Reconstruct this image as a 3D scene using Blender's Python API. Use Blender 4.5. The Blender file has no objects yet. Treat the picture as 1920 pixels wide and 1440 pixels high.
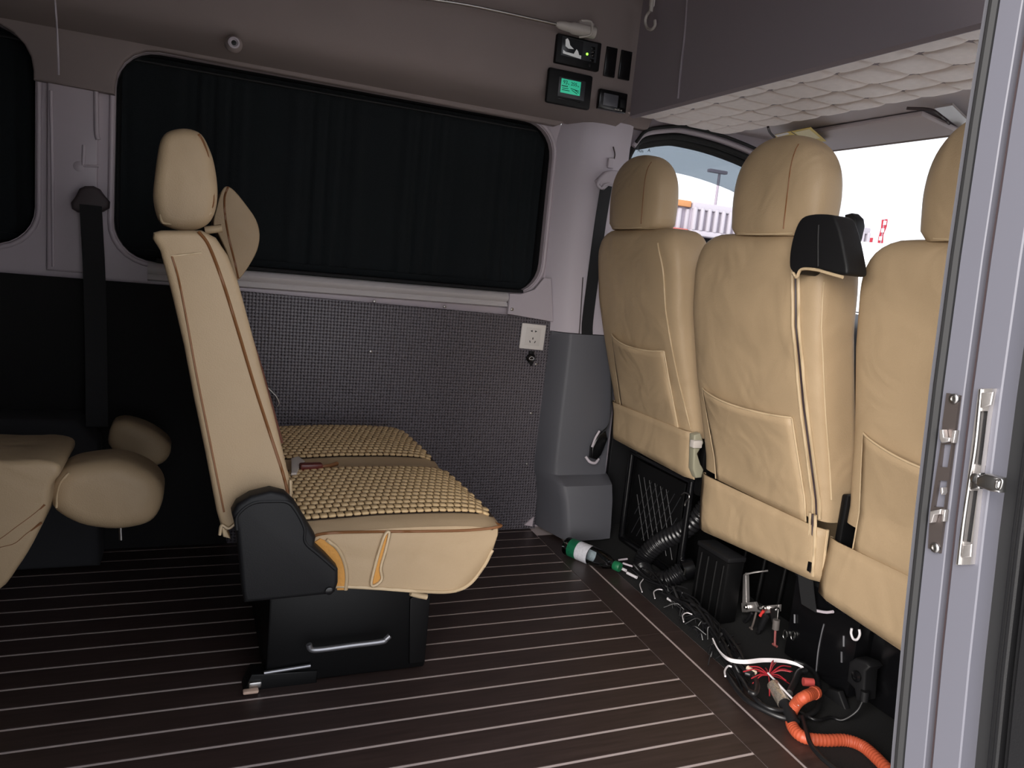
import bpy, bmesh, math, random
from mathutils import Vector, Matrix
random.seed(7)
R = math.radians

# ------------------------------------------------------------------ camera, sky, light
scene = bpy.context.scene
coll = scene.collection
FPX, CX, CY = 1432.0, 960.0, 720.0
CAM = Vector((0.0, 0.0, 0.89))
ROT = Matrix(((0.91866733, 0.03025551, 0.39387174),
              (-0.38269263, -0.17909545, 0.90635047),
              (0.09796273, -0.98336637, -0.15295058)))
cd = bpy.data.cameras.new('camera')
cd.sensor_width = 36.0
cd.lens = FPX / 1920.0 * 36.0
cd.clip_start = 0.01
cam = bpy.data.objects.new('camera', cd)
cam.matrix_world = Matrix((
    (ROT[0][0], -ROT[0][1], -ROT[0][2], CAM.x),
    (ROT[1][0], -ROT[1][1], -ROT[1][2], CAM.y),
    (ROT[2][0], -ROT[2][1], -ROT[2][2], CAM.z),
    (0, 0, 0, 1)))
coll.objects.link(cam)
scene.camera = cam

world = bpy.data.worlds.new('world')
scene.world = world
world.use_nodes = True
bg = world.node_tree.nodes['Background']
bg.inputs[0].default_value = (0.92, 0.94, 1.0, 1)
bg.inputs[1].default_value = 0.92

sl = bpy.data.lights.new('hazy_sun', 'SUN')
sl.energy = 3.2
sl.angle = R(50)
sl.color = (1.0, 0.94, 0.87)
so = bpy.data.objects.new('hazy_sun', sl)
so.rotation_euler = Vector((0.78, 0.58, -0.22)).to_track_quat('-Z', 'Y').to_euler()
so.location = (-2, -6, 5)
coll.objects.link(so)

vs = scene.view_settings
vs.view_transform = 'Standard'
vs.look = 'None'
vs.gamma = 1.0
vs.use_curve_mapping = False
vs.exposure = 1.42


def P(px, py, X=None, Y=None, Z=None):
    """point where the sight line of a photo pixel meets a plane of the van"""
    d = ROT @ Vector((px - CX, py - CY, FPX))
    if X is not None:
        t = (X - CAM.x) / d.x
    elif Y is not None:
        t = (Y - CAM.y) / d.y
    else:
        t = (Z - CAM.z) / d.z
    return CAM + d * t


# ------------------------------------------------------------------ materials
def lin(c):
    return tuple(((v / 255) / 12.92 if v / 255 <= 0.04045 else ((v / 255 + 0.055) / 1.055) ** 2.4) for v in c)


MATS = {}


def mat(name, rgb, rough=0.5, metal=0.0, bump=0.0, bscale=200.0, vary=0.0, vscale=6.0, spec=0.5, emit=None,
        estr=1.0, coat=0.0, trans=0.0, stretch=None):
    if name in MATS:
        return MATS[name]
    m = bpy.data.materials.new(name)
    m.use_nodes = True
    nt = m.node_tree
    b = nt.nodes['Principled BSDF']
    c = lin(rgb)
    b.inputs['Base Color'].default_value = (*c, 1)
    b.inputs['Roughness'].default_value = rough
    b.inputs['Metallic'].default_value = metal
    b.inputs['Specular IOR Level'].default_value = spec
    b.inputs['Coat Weight'].default_value = coat
    b.inputs['Transmission Weight'].default_value = trans
    if emit:
        b.inputs['Emission Color'].default_value = (*lin(emit), 1)
        b.inputs['Emission Strength'].default_value = estr
    tc = None
    if bump or vary:
        tc = nt.nodes.new('ShaderNodeTexCoord')
        src = tc.outputs['Object']
        if stretch:
            mp = nt.nodes.new('ShaderNodeMapping')
            mp.inputs['Scale'].default_value = stretch
            nt.links.new(src, mp.inputs[0])
            src = mp.outputs[0]
    if vary:
        n = nt.nodes.new('ShaderNodeTexNoise')
        n.inputs['Scale'].default_value = vscale
        n.inputs['Detail'].default_value = 5
        nt.links.new(src, n.inputs['Vector'])
        mr = nt.nodes.new('ShaderNodeMapRange')
        mr.inputs[1].default_value = 0.3
        mr.inputs[2].default_value = 0.7
        mr.inputs[3].default_value = 1 - vary
        mr.inputs[4].default_value = 1 + vary
        nt.links.new(n.outputs['Fac'], mr.inputs[0])
        mx = nt.nodes.new('ShaderNodeMix')
        mx.data_type = 'RGBA'
        mx.blend_type = 'MULTIPLY'
        mx.inputs[0].default_value = 1
        mx.inputs[6].default_value = (*c, 1)
        nt.links.new(mr.outputs[0], mx.inputs[7])
        nt.links.new(mx.outputs[2], b.inputs['Base Color'])
    if bump:
        n2 = nt.nodes.new('ShaderNodeTexNoise')
        n2.inputs['Scale'].default_value = bscale
        n2.inputs['Detail'].default_value = 3
        nt.links.new(src, n2.inputs['Vector'])
        bp = nt.nodes.new('ShaderNodeBump')
        bp.inputs['Strength'].default_value = bump
        bp.inputs['Distance'].default_value = 0.01
        nt.links.new(n2.outputs['Fac'], bp.inputs['Height'])
        nt.links.new(bp.outputs[0], b.inputs['Normal'])
    MATS[name] = m
    return m


def tan_material(name, rgb):
    """leatherette with soft creases"""
    m = mat(name, rgb, 0.52, bump=0.12, bscale=420, vary=0.04, vscale=5, spec=0.35)
    nt = m.node_tree
    b = nt.nodes['Principled BSDF']
    tc = nt.nodes['Texture Coordinate']
    n = nt.nodes.new('ShaderNodeTexNoise')
    n.inputs['Scale'].default_value = 7
    n.inputs['Detail'].default_value = 2
    n.inputs['Distortion'].default_value = 0.6
    nt.links.new(tc.outputs['Object'], n.inputs['Vector'])
    bp = nt.nodes.new('ShaderNodeBump')
    bp.inputs['Strength'].default_value = 0.35
    bp.inputs['Distance'].default_value = 0.03
    nt.links.new(n.outputs['Fac'], bp.inputs['Height'])
    old = nt.nodes['Bump']
    nt.links.new(bp.outputs[0], old.inputs['Normal'])
    return m


TAN = tan_material('tan_leatherette', (172, 149, 119))
TANP = mat('tan_piping', (190, 168, 136), 0.5, bump=0.05)
BROWNP = mat('brown_piping', (120, 78, 44), 0.5)
FOAM = mat('amber_foam', (196, 140, 68), 0.8, bump=0.2, bscale=150)
BEAD = mat('bead_straw', (196, 168, 126), 0.45, vary=0.12, vscale=60)
BEADB = mat('bead_backing', (42, 26, 16), 0.9)
BLK = mat('black_plastic', (20, 20, 22), 0.55, bump=0.06, bscale=500, spec=0.3)
BLKG = mat('black_gloss', (12, 12, 14), 0.22)
BLKM = mat('black_metal', (11, 11, 12), 0.45, spec=0.25)
RUB = mat('black_rubber', (18, 18, 20), 0.7)
WEB = mat('belt_webbing', (22, 22, 24), 0.75, bump=0.2, bscale=700)
STEEL = mat('steel', (190, 188, 186), 0.3, metal=1.0)
ALU = mat('brushed_aluminium', (205, 200, 198), 0.38, metal=0.85, bump=0.03, bscale=300)
PAINT = mat('mauve_paint', (190, 178, 185), 0.42, vary=0.03, coat=0.1)
HEAD = mat('headliner_felt', (140, 127, 125), 0.9, bump=0.15, bscale=900, vary=0.03)
PILLAR = mat('grey_trim', (188, 179, 187), 0.62, bump=0.06, bscale=700)
LOWTRIM = mat('charcoal_trim', (84, 84, 90), 0.55, bump=0.08, bscale=700)
FASCIA = mat('charcoal_fabric', (150, 140, 147), 0.9, bump=0.12, bscale=900)
QUILT = mat('quilt_leatherette', (244, 230, 225), 0.4, bump=0.5, bscale=260, vary=0.04, spec=0.5)
WHITE = mat('white_plastic', (228, 222, 218), 0.35)
WHITED = mat('aged_white_plastic', (196, 188, 182), 0.4)
WIREW = mat('white_wire', (214, 210, 214), 0.45)
WIRER = mat('red_wire', (150, 34, 44), 0.45)
ORANGE = mat('orange_conduit', (178, 80, 52), 0.5)
JAMB = mat('jamb_paint', (92, 92, 101), 0.5)
GROOVE = mat('groove_brown', (62, 50, 52), 0.5)
CLOTHC = mat('curtain_cloth', (8, 16, 20), 0.95, bump=0.2, bscale=400, vary=0.1)
PLANK = None

# ------------------------------------------------------------------ helpers


def link(o, parent=None):
    coll.objects.link(o)
    if parent is not None:
        o.parent = parent
        o.matrix_parent_inverse = Matrix.Translation(-parent.location) if parent.type == 'EMPTY' else parent.matrix_world.inverted()
    return o


def mk(name, verts, faces, m, parent=None, smooth=40):
    me = bpy.data.meshes.new(name)
    me.from_pydata([tuple(v) for v in verts], [], faces)
    return fin(name, me, m, parent, smooth)


def fin(name, me, m, parent=None, smooth=40):
    bm = bmesh.new()
    bm.from_mesh(me)
    bmesh.ops.recalc_face_normals(bm, faces=bm.faces)
    bm.to_mesh(me)
    bm.free()
    if smooth:
        for p in me.polygons:
            p.use_smooth = True
        me.set_sharp_from_angle(angle=R(smooth))
    if m:
        me.materials.append(m)
    o = bpy.data.objects.new(name, me)
    return link(o, parent)


def thing(name, label, cat, loc=(0, 0, 0), group=None):
    o = bpy.data.objects.new(name, None)
    o.empty_display_size = 0.05
    o.location = loc
    coll.objects.link(o)
    return tag(o, label, cat, group)


def tag(o, label, cat, group=None, kind=None):
    o['label'] = label
    o['category'] = cat
    if group:
        o['group'] = group
    if kind:
        o['kind'] = kind
    return o


def struct(o, label=None, cat=None):
    o['kind'] = 'structure'
    if label:
        o['label'] = label
        o['category'] = cat
    return o


def bm_box(sx, sy, sz, bevel=0.0, seg=2):
    bm = bmesh.new()
    bmesh.ops.create_cube(bm, size=1)
    bmesh.ops.scale(bm, vec=(sx, sy, sz), verts=bm.verts)
    if bevel:
        bmesh.ops.bevel(bm, geom=bm.edges[:], offset=min(bevel, 0.49 * min(sx, sy, sz)), segments=seg, affect='EDGES', profile=0.5)
    return bm


def box(name, c, s, m, parent=None, bevel=0.003, rot=None, seg=2, mtx=None):
    bm = bm_box(*s, bevel, seg)
    M = Matrix.Translation(Vector(c))
    if rot:
        from mathutils import Euler
        M = M @ Euler(rot).to_matrix().to_4x4()
    if mtx is not None:
        M = mtx @ M
    bm.transform(M)
    me = bpy.data.meshes.new(name)
    bm.to_mesh(me)
    bm.free()
    return fin(name, me, m, parent)


def smooth_path(pts, n=8, closed=False):
    pts = [Vector(p) for p in pts]
    if len(pts) < 3:
        return [pts[0].lerp(pts[-1], i / n) for i in range(n + 1)] if n else pts
    out = []
    L = len(pts)
    rng = range(L if closed else L - 1)
    for i in rng:
        if closed:
            p0, p1, p2, p3 = pts[(i - 1) % L], pts[i], pts[(i + 1) % L], pts[(i + 2) % L]
        else:
            p1, p2 = pts[i], pts[i + 1]
            p0 = pts[i - 1] if i else p1 * 2 - p2
            p3 = pts[i + 2] if i + 2 < L else p2 * 2 - p1
        for k in range(n):
            t = k / n
            out.append(0.5 * ((2 * p1) + (p2 - p0) * t + (2 * p0 - 5 * p1 + 4 * p2 - p3) * t * t + (3 * p1 - p0 - 3 * p2 + p3) * t ** 3))
    if not closed:
        out.append(pts[-1])
    return out


def tube_data(path, r, seg=8, closed=False, flat=1.0):
    n = len(path)
    verts, faces = [], []
    tprev = None
    N = None
    for i, p in enumerate(path):
        a = path[i - 1] if (i or closed) else path[i]
        b = path[(i + 1) % n] if (i < n - 1 or closed) else path[i]
        t = (b - a)
        if t.length < 1e-9:
            t = tprev or Vector((0, 0, 1))
        t = t.normalized()
        if N is None:
            N = t.orthogonal().normalized()
        else:
            N = (N - t * N.dot(t))
            N = N.normalized() if N.length > 1e-6 else t.orthogonal().normalized()
        B = t.cross(N)
        tprev = t
        rr = r(i / max(1, n - 1)) if callable(r) else r
        for k in range(seg):
            a_ = 2 * math.pi * k / seg
            verts.append(p + N * (rr * math.cos(a_)) + B * (rr * flat * math.sin(a_)))
    for i in range(n if closed else n - 1):
        for k in range(seg):
            k2 = (k + 1) % seg
            i2 = (i + 1) % n
            faces.append((i * seg + k, i * seg + k2, i2 * seg + k2, i2 * seg + k))
    if not closed:
        faces.append(tuple(range(seg - 1, -1, -1)))
        faces.append(tuple((n - 1) * seg + k for k in range(seg)))
    return verts, faces


def tube(name, pts, r, m, parent=None, seg=8, n=8, closed=False, flat=1.0):
    path = smooth_path(pts, n, closed) if n else [Vector(p) for p in pts]
    v, f = tube_data(path, r, seg, closed, flat)
    return mk(name, v, f, m, parent, 60)


def ribbon(name, pts, normals, w, t, m, parent=None, n=8):
    """flat strap: centre line, width direction per point"""
    path = smooth_path(pts, n)
    nrm = smooth_path(normals, n)
    v, f = [], []
    for i, p in enumerate(path):
        a = path[max(0, i - 1)]
        b = path[min(len(path) - 1, i + 1)]
        T = (b - a).normalized()
        W = nrm[i].normalized()
        N = T.cross(W).normalized()
        for s, q in ((-1, -1), (1, -1), (1, 1), (-1, 1)):
            v.append(p + W * (s * w / 2) + N * (q * t / 2))
    k = len(path)
    for i in range(k - 1):
        for j in range(4):
            j2 = (j + 1) % 4
            f.append((i * 4 + j, i * 4 + j2, i * 4 + 4 + j2, i * 4 + 4 + j))
    f.append((3, 2, 1, 0))
    f.append(tuple(4 * (k - 1) + j for j in range(4)))
    return mk(name, v, f, m, parent, 30)


def loft(name, rings, m, parent=None, smooth=50, caps=True, closed_ring=True):
    n = len(rings[0])
    v = [p for r_ in rings for p in r_]
    f = []
    for i in range(len(rings) - 1):
        for k in range(n if closed_ring else n - 1):
            k2 = (k + 1) % n
            f.append((i * n + k, i * n + k2, (i + 1) * n + k2, (i + 1) * n + k))
    if caps and closed_ring:
        f.append(tuple(range(n - 1, -1, -1)))
        f.append(tuple((len(rings) - 1) * n + k for k in range(n)))
    return mk(name, v, f, m, parent, smooth)


def soft(poly, n=3):
    """closed outline rounded by a spline"""
    return [(p.x, p.y) for p in smooth_path([Vector((a, b, 0)) for a, b in poly], n, True)]


def prism(name, poly, a, b, m, parent=None, axis='Y', bevel=0.0, seg=3, smooth=40):
    """poly: 2D outline; extruded along an axis from a to b, end edges rounded"""
    def mp(u, v, w):
        return {'Y': (u, w, v), 'X': (w, u, v), 'Z': (u, v, w)}[axis]
    bm = bmesh.new()
    va = [bm.verts.new(mp(u, v, a)) for u, v in poly]
    vb = [bm.verts.new(mp(u, v, b)) for u, v in poly]
    fa = bm.faces.new(va)
    fb = bm.faces.new(list(reversed(vb)))
    n = len(poly)
    for i in range(n):
        bm.faces.new((va[i], vb[i], vb[(i + 1) % n], va[(i + 1) % n]))
    bmesh.ops.recalc_face_normals(bm, faces=bm.faces)
    if bevel:
        es = list(set(fa.edges[:] + fb.edges[:]))
        bmesh.ops.bevel(bm, geom=es, offset=bevel, segments=seg, affect='EDGES', profile=0.5, clamp_overlap=True)
    me = bpy.data.meshes.new(name)
    bm.to_mesh(me)
    bm.free()
    return fin(name, me, m, parent, smooth)


def plate(name, outer, holes, a, b, m, parent=None, axis='Y', smooth=35):
    """flat plate with holes, through a filled 2D curve; axis Y: outline is (x, z)"""
    cu = bpy.data.curves.new(name, 'CURVE')
    cu.dimensions = '2D'
    cu.fill_mode = 'BOTH'
    cu.extrude = abs(b - a) / 2
    for lp in [outer] + list(holes):
        s = cu.splines.new('POLY')
        s.points.add(len(lp) - 1)
        for i, (u, v) in enumerate(lp):
            s.points[i].co = (u, v, 0, 1)
        s.use_cyclic_u = True
    tmp = bpy.data.objects.new('tmp', cu)
    coll.objects.link(tmp)
    dg = bpy.context.evaluated_depsgraph_get()
    me = bpy.data.meshes.new_from_object(tmp.evaluated_get(dg))
    bpy.data.objects.remove(tmp)
    bpy.data.curves.remove(cu)
    w = (a + b) / 2
    for vt in me.vertices:
        u, v, t = vt.co
        vt.co = {'Y': (u, w + t, v), 'X': (w + t, u, v), 'Z': (u, v, w + t)}[axis]
    me.name = name
    me.materials.clear()
    bm = bmesh.new()
    bm.from_mesh(me)
    bmesh.ops.remove_doubles(bm, verts=bm.verts, dist=1e-5)
    bm.to_mesh(me)
    bm.free()
    return fin(name, me, m, parent, smooth)


def rrect(x0, z0, x1, z1, r, n=7):
    pts = []
    for cx, cz, a0 in ((x1 - r, z1 - r, 0), (x0 + r, z1 - r, 90), (x0 + r, z0 + r, 180), (x1 - r, z0 + r, 270)):
        for k in range(n + 1):
            a = R(a0 + 90 * k / n)
            pts.append((cx + r * math.cos(a), cz + r * math.sin(a)))
    return pts


def sring(cx, cy, z, a, b, e=4.0, n=40, tilt=None):
    """super-ellipse ring in the horizontal plane: half-size a along X, b along Y"""
    out = []
    for k in range(n):
        t = 2 * math.pi * k / n
        c, s = math.cos(t), math.sin(t)
        x = math.copysign(abs(c) ** (2 / e), c) * a
        y = math.copysign(abs(s) ** (2 / e), s) * b
        out.append(Vector((cx + x, cy + y, z)))
    return out


def lathe(name, prof, m, parent=None, M=None, seg=24, caps=True):
    v, f = [], []
    n = len(prof)
    for r_, h in prof:
        for k in range(seg):
            a = 2 * math.pi * k / seg
            v.append(Vector((r_ * math.cos(a), r_ * math.sin(a), h)))
    for i in range(n - 1):
        for k in range(seg):
            k2 = (k + 1) % seg
            f.append((i * seg + k, i * seg + k2, (i + 1) * seg + k2, (i + 1) * seg + k))
    if caps:
        f.append(tuple(range(seg - 1, -1, -1)))
        f.append(tuple((n - 1) * seg + k for k in range(seg)))
    if M is not None:
        v = [M @ p for p in v]
    return mk(name, v, f, m, parent, 45)


def frame_from(p0, p1):
    """matrix with origin p0 and Z axis toward p1"""
    z = (Vector(p1) - Vector(p0)).normalized()
    q = z.to_track_quat('Z', 'Y')
    return Matrix.Translation(Vector(p0)) @ q.to_matrix().to_4x4()


def screw(p, parent, r=0.004, axis='-Y', m=None, name='screw'):
    d = {'-Y': Vector((0, -1, 0)), '-X': Vector((-1, 0, 0))}[axis]
    return lathe(name, [(r, -0.002), (r, 0.001), (r * 0.8, 0.0022), (r * 0.45, 0.0024), (r * 0.4, 0.0012)], m or STEEL, parent,
                 frame_from(Vector(p), Vector(p) + d), 12)

# ------------------------------------------------------------------ more materials


def plank_material():
    m = mat('teak_look_vinyl', (54, 43, 41), 0.38, bump=0.05, bscale=120, vary=0.22, vscale=9, spec=0.4, stretch=(1, 14, 14))
    return m


def dimple_material():
    m = bpy.data.materials.new('dimpled_board')
    m.use_nodes = True
    nt = m.node_tree
    b = nt.nodes['Principled BSDF']
    b.inputs['Base Color'].default_value = (*lin((106, 101, 107)), 1)
    b.inputs['Roughness'].default_value = 0.42
    tc = nt.nodes.new('ShaderNodeTexCoord')
    sp = nt.nodes.new('ShaderNodeSeparateXYZ')
    nt.links.new(tc.outputs['Object'], sp.inputs[0])

    def m2(op, a, bv):
        n = nt.nodes.new('ShaderNodeMath')
        n.operation = op
        for i, q in enumerate((a, bv)):
            if q is None:
                continue
            if isinstance(q, (int, float)):
                n.inputs[i].default_value = q
            else:
                nt.links.new(q, n.inputs[i])
        return n.outputs[0]
    k = 2 * math.pi / 0.0135
    u = m2('MULTIPLY', m2('ADD', sp.outputs[0], sp.outputs[2]), k * 0.70)
    v = m2('MULTIPLY', m2('SUBTRACT', sp.outputs[0], sp.outputs[2]), k * 0.70)
    h = m2('MULTIPLY', m2('SINE', u, None), m2('SINE', v, None))
    h = m2('MAXIMUM', h, 0.0)
    bp = nt.nodes.new('ShaderNodeBump')
    bp.inputs['Strength'].default_value = 0.9
    bp.inputs['Distance'].default_value = 0.006
    nt.links.new(h, bp.inputs['Height'])
    nt.links.new(bp.outputs[0], b.inputs['Normal'])
    return m


def glass_material(name, tint, ior=1.2):
    m = bpy.data.materials.new(name)
    m.use_nodes = True
    nt = m.node_tree
    nt.nodes.remove(nt.nodes['Principled BSDF'])
    out = nt.nodes['Material Output']
    tr = nt.nodes.new('ShaderNodeBsdfTransparent')
    tr.inputs[0].default_value = (*tint, 1)
    gl = nt.nodes.new('ShaderNodeBsdfGlossy')
    gl.inputs['Roughness'].default_value = 0.02
    mx = nt.nodes.new('ShaderNodeMixShader')
    fr = nt.nodes.new('ShaderNodeFresnel')
    fr.inputs[0].default_value = ior
    nt.links.new(fr.outputs[0], mx.inputs[0])
    nt.links.new(tr.outputs[0], mx.inputs[1])
    nt.links.new(gl.outputs[0], mx.inputs[2])
    nt.links.new(mx.outputs[0], out.inputs[0])
    return m


PLANK = plank_material()
DIMPLE = dimple_material()
GLASS = glass_material('car_glass', (0.86, 0.87, 0.88))
GLASSD = glass_material('privacy_glass', (0.10, 0.11, 0.12))
GLASSV = glass_material('rain_visor_glass', (0.42, 0.45, 0.47))
PET = glass_material('bottle_plastic', (0.84, 0.88, 0.88), 1.5)
CAULK = mat('pale_caulk', (196, 182, 180), 0.55)
SHELL = mat('van_shell', (120, 116, 120), 0.6)
CARPET = mat('black_carpet', (16, 16, 17), 0.95, bump=0.4, bscale=600)

# ------------------------------------------------------------------ outside ground
g = box('ground', (10, 10, -0.70), (140, 140, 0.1), mat('concrete', (196, 194, 190), 0.9, vary=0.1, vscale=0.5), bevel=0)
struct(g)

# ------------------------------------------------------------------ van floor: caulk bed, planks and border boards
SP, S0 = 0.06765, 1.039


def endx(y):
    return 1.036 + (y - 0.996) * 0.058


flo = struct(box('floor', (-0.60, 1.44, -0.021), (3.72, 1.72, 0.042), CAULK, bevel=0), 'dark plank floor with pale inlaid stripes', 'floor')
bounds = [S0 + SP * k for k in range(-7, 20)]
for a, b in zip(bounds[:-1], bounds[1:]):
    a2, b2 = max(a + 0.004, 0.582), min(b - 0.004, 2.298)
    if b2 - a2 < 0.01:
        continue
    prism('plank', [(-2.4, a2), (endx(a2), a2), (endx(b2), b2), (-2.4, b2)], 0.0, 0.0016, PLANK, flo, 'Z')


def lineX(p, q):
    A, B = P(*p, Z=0), P(*q, Z=0)
    return lambda y: A.x + (B.x - A.x) * (y - A.y) / (B.y - A.y)


wl = lineX((1110, 1064), (1500, 1431))
ol = lambda y: wl(y) + 0.062
for ya, yb in ((0.60, 1.508), (1.511, 2.21)):
    prism('border_board', [(endx(ya) + .0025, ya), (wl(ya) - .004, ya), (wl(yb) - .004, yb), (endx(yb) + .0025, yb)], 0, 0.002, PLANK, flo, 'Z')
    prism('border_board', [(wl(ya) + .004, ya), (ol(ya) - .0015, ya), (ol(yb) - .0015, yb), (wl(yb) + .004, yb)], 0, 0.002, PLANK, flo, 'Z')
cf = struct(prism('floor_cab', [(ol(.58) + .0015, .58), (1.62, .58), (1.62, 2.29), (ol(2.29) + .0015, 2.29)], -0.04, 0.0012, CARPET, None, 'Z'),
            'black carpeted cab floor strip under the front seats', 'floor')
prism('floor_front', [(1.6, .58), (2.7, .58), (2.7, 2.29), (1.6, 2.29)], -0.30, -0.25, CARPET, cf, 'Z')
prism('step_riser', [(1.60, .58), (1.62, .58), (1.62, 2.29), (1.60, 2.29)], -0.30, 0.0, CARPET, cf, 'Z')

# ------------------------------------------------------------------ left wall
wall = struct(plate('wall_left', [(-2.45, -.06), (1.36, -.06), (1.36, .78), (1.08, .80), (1.08, 1.42), (-2.45, 1.42)],
                    [rrect(-.185, .803, 1.062, 1.342, .10), rrect(-1.75, .815, -.362, 1.342, .10)], 2.30, 2.325, PAINT),
              'painted mauve grey metal side wall between the curtained windows', 'wall')
# raised window lips
tube('window_lip', [(x, 2.300, z) for x, z in rrect(-.193, .795, 1.070, 1.350, .105)], 0.007, PAINT, wall, 8, 0, True)
tube('window_lip', [(x, 2.300, z) for x, z in rrect(-1.758, .807, -.354, 1.350, .105)], 0.007, PAINT, wall, 8, 0, True)
# raised pillar face between the windows
prism('pillar_face', [(-.335, .76), (-.222, .76), (-.222, 1.26), (-.335, 1.26)], 2.284, 2.302, PAINT, wall, 'Y', 0.006)
tube('pressed_ridge', [P(180, 170, Y=2.283), P(181, 245, Y=2.283), P(184, 262, Y=2.283)], 0.006, PAINT, wall)
tube('pressed_ridge', [P(95, 170, Y=2.284), P(98, 330, Y=2.284), P(100, 500, Y=2.284)], 0.004, PAINT, wall)
tube('embossed_mark', [P(157, 272, Y=2.284), P(156, 310, Y=2.284)], 0.004, PAINT, wall)
tube('embossed_mark', [P(156, 311, Y=2.284), P(185, 312, Y=2.284)], 0.003, PAINT, wall)
lathe('embossed_boss', [(0.014, -0.004), (0.013, 0.002), (0.009, 0.004)], PAINT, wall, frame_from(P(148, 312, Y=2.286), P(148, 312, Y=2.286) + Vector((0, -1, 0))), 20)

for n_, (x0, x1, z0) in enumerate(((-.185, 1.062, .803), (-1.75, -.362, .815)), 1):
    w = struct(plate('window_%d' % (3 - n_), rrect(x0 - .012, z0 - .012, x1 + .012, 1.354, .11), [rrect(x0 + .016, z0 + .016, x1 - .016, 1.326, .085)], 2.375, 2.40, RUB),
               'black framed side window behind a drawn dark curtain' if n_ == 1 else 'rear side window with black frame and dark curtain', 'window')
    plate('pane', rrect(x0, z0, x1, 1.342, .10), [], 2.385, 2.389, GLASSD, w)
    plate('reveal', rrect(x0 - .004, z0 - .004, x1 + .004, 1.346, .104), [rrect(x0, z0, x1, 1.342, .10)], 2.3255, 2.375, RUB, w)


def curtain(name, x0, x1, z0, z1, label, seed):
    random.seed(seed)
    t = thing(name, label, 'curtain', ((x0 + x1) / 2, 2.35, z0))
    nx, nz = int((x1 - x0) * 190), 14
    ph = [0]
    for i in range(nx):
        ph.append(ph[-1] + 0.33 + 0.32 * math.sin(i * 0.11 + seed) + 0.15 * random.random())
    v, f = [], []
    for j in range(nz + 1):
        tt = j / nz
        for i in range(nx + 1):
            a = 0.0055 * (0.35 + 0.65 * (1 - tt))
            y = 2.348 + a * math.sin(ph[i] + 0.4 * math.sin(3 * tt)) + 0.0015 * math.sin(ph[i] * 2.3)
            v.append((x0 + (x1 - x0) * i / nx, y, z0 + (z1 - z0) * tt))
    for j in range(nz):
        for i in range(nx):
            q = j * (nx + 1) + i
            f.append((q, q + 1, q + nx + 2, q + nx + 1))
    o = mk('pleated_cloth', v, f, CLOTHC, t, 80)
    sm = o.modifiers.new('thick', 'SOLIDIFY')
    sm.thickness = 0.0012
    box('hem', ((x0 + x1) / 2, 2.346, z0 + .012), (x1 - x0, 0.014, 0.02), CLOTHC, t, 0.004)
    tube('top_cord', [(x0, 2.346, z1 - .012), (x1, 2.346, z1 - .012)], 0.004, RUB, t, 8, 2)
    return t


curtain('curtain', -.175, 1.052, .812, 1.335, 'long dark teal pleated curtain drawn across the big side window', 3)
curtain('curtain', -1.74, -.372, .824, 1.335, 'dark curtain in the rear window beyond the belt pillar', 5)

# window track: black lower channel and the pale aluminium rail
RAILP = mat('rail_silver_paint', (206, 200, 200), 0.33)
rail = thing('sill_rail', 'pale aluminium sill rail under the curtained window', 'rail', (.45, 2.29, .77))
prism('rail_body', [(2.300, .803), (2.274, .799), (2.266, .788), (2.270, .778), (2.284, .772), (2.276, .766), (2.272, .758), (2.300, .752)], -.10, .945, RAILP, rail, 'X', 0, smooth=50)
prism('track_channel', [(2.302, .815), (2.286, .813), (2.282, .806), (2.302, .803)], -.08, 1.0, RUB, rail, 'X')

# lower dimpled board
lp = struct(prism('wall_panel', [(.128, .002), (1.128, .002), (1.118, .728), (.128, .744)], 2.276, 2.292, DIMPLE, None, 'Y', 0.002),
            'charcoal dimpled board lining the wall below the window', 'wall')
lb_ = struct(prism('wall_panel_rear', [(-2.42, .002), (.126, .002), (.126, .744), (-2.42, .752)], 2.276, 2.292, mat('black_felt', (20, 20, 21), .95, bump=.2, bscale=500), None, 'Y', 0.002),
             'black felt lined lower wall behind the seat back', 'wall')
for px, py in ((702, 565), (834, 575), (695, 659), (996, 775), (988, 870), (1005, 683)):
    screw(P(px, py, Y=2.274), lp, 0.005)
prism('cut_corner', [(1.085, .018), (1.115, .012), (1.118, .045)], 2.270, 2.278, PAINT, lp, 'Y')

# felt covering above the windows
arc1 = [(-.462 + .10 * math.cos(R(a)), 1.242 + .10 * math.sin(R(a))) for a in (0, 18, 36, 54, 72, 90)]
arc2 = [(-.085 + .10 * math.cos(R(a)), 1.242 + .10 * math.sin(R(a))) for a in (90, 108, 126, 144, 162, 180)]
hl = struct(prism('trim_1', [(-.362, 1.222)] + arc1 + [(-2.42, 1.342), (-2.42, 1.40), (.9, 1.40), (.95, 1.48), (1.42, 1.48), (1.385, 1.372), (1.13, 1.376), (1.05, 1.335)] + arc2 + [(-.185, 1.217)],
                  2.270, 2.2995, HEAD, None, 'Y', 0.006), 'brown grey felt lining wrapped around the window tops', 'headliner')
prof = [(2.282, 1.348), (2.262, 1.352), (2.215, 1.362), (2.165, 1.376), (2.137, 1.392), (2.124, 1.415), (2.118, 1.46), (2.112, 1.58), (2.104, 1.70), (2.085, 1.80), (2.03, 1.87), (1.93, 1.91), (1.75, 1.925)]
full = prof + [(y + .03 if y > 2.0 else y, z + .03) for y, z in reversed(prof)]
v, f = [], []
n = len(prof)
for x in (-2.42, 1.24):
    for y, z in prof:
        v.append((x, y, z))
    for y, z in reversed(prof):
        v.append((x, y + .02, z + .025))
m_ = 2 * n
f = [(i, (i + 1) % m_, m_ + (i + 1) % m_, m_ + i) for i in range(m_)] + [tuple(range(m_)), tuple(range(2 * m_ - 1, m_ - 1, -1))]
up = struct(mk('wall_left_upper', v, f, HEAD, None, 50), 'brown grey felt upper wall carrying the control panels', 'wall')
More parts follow.
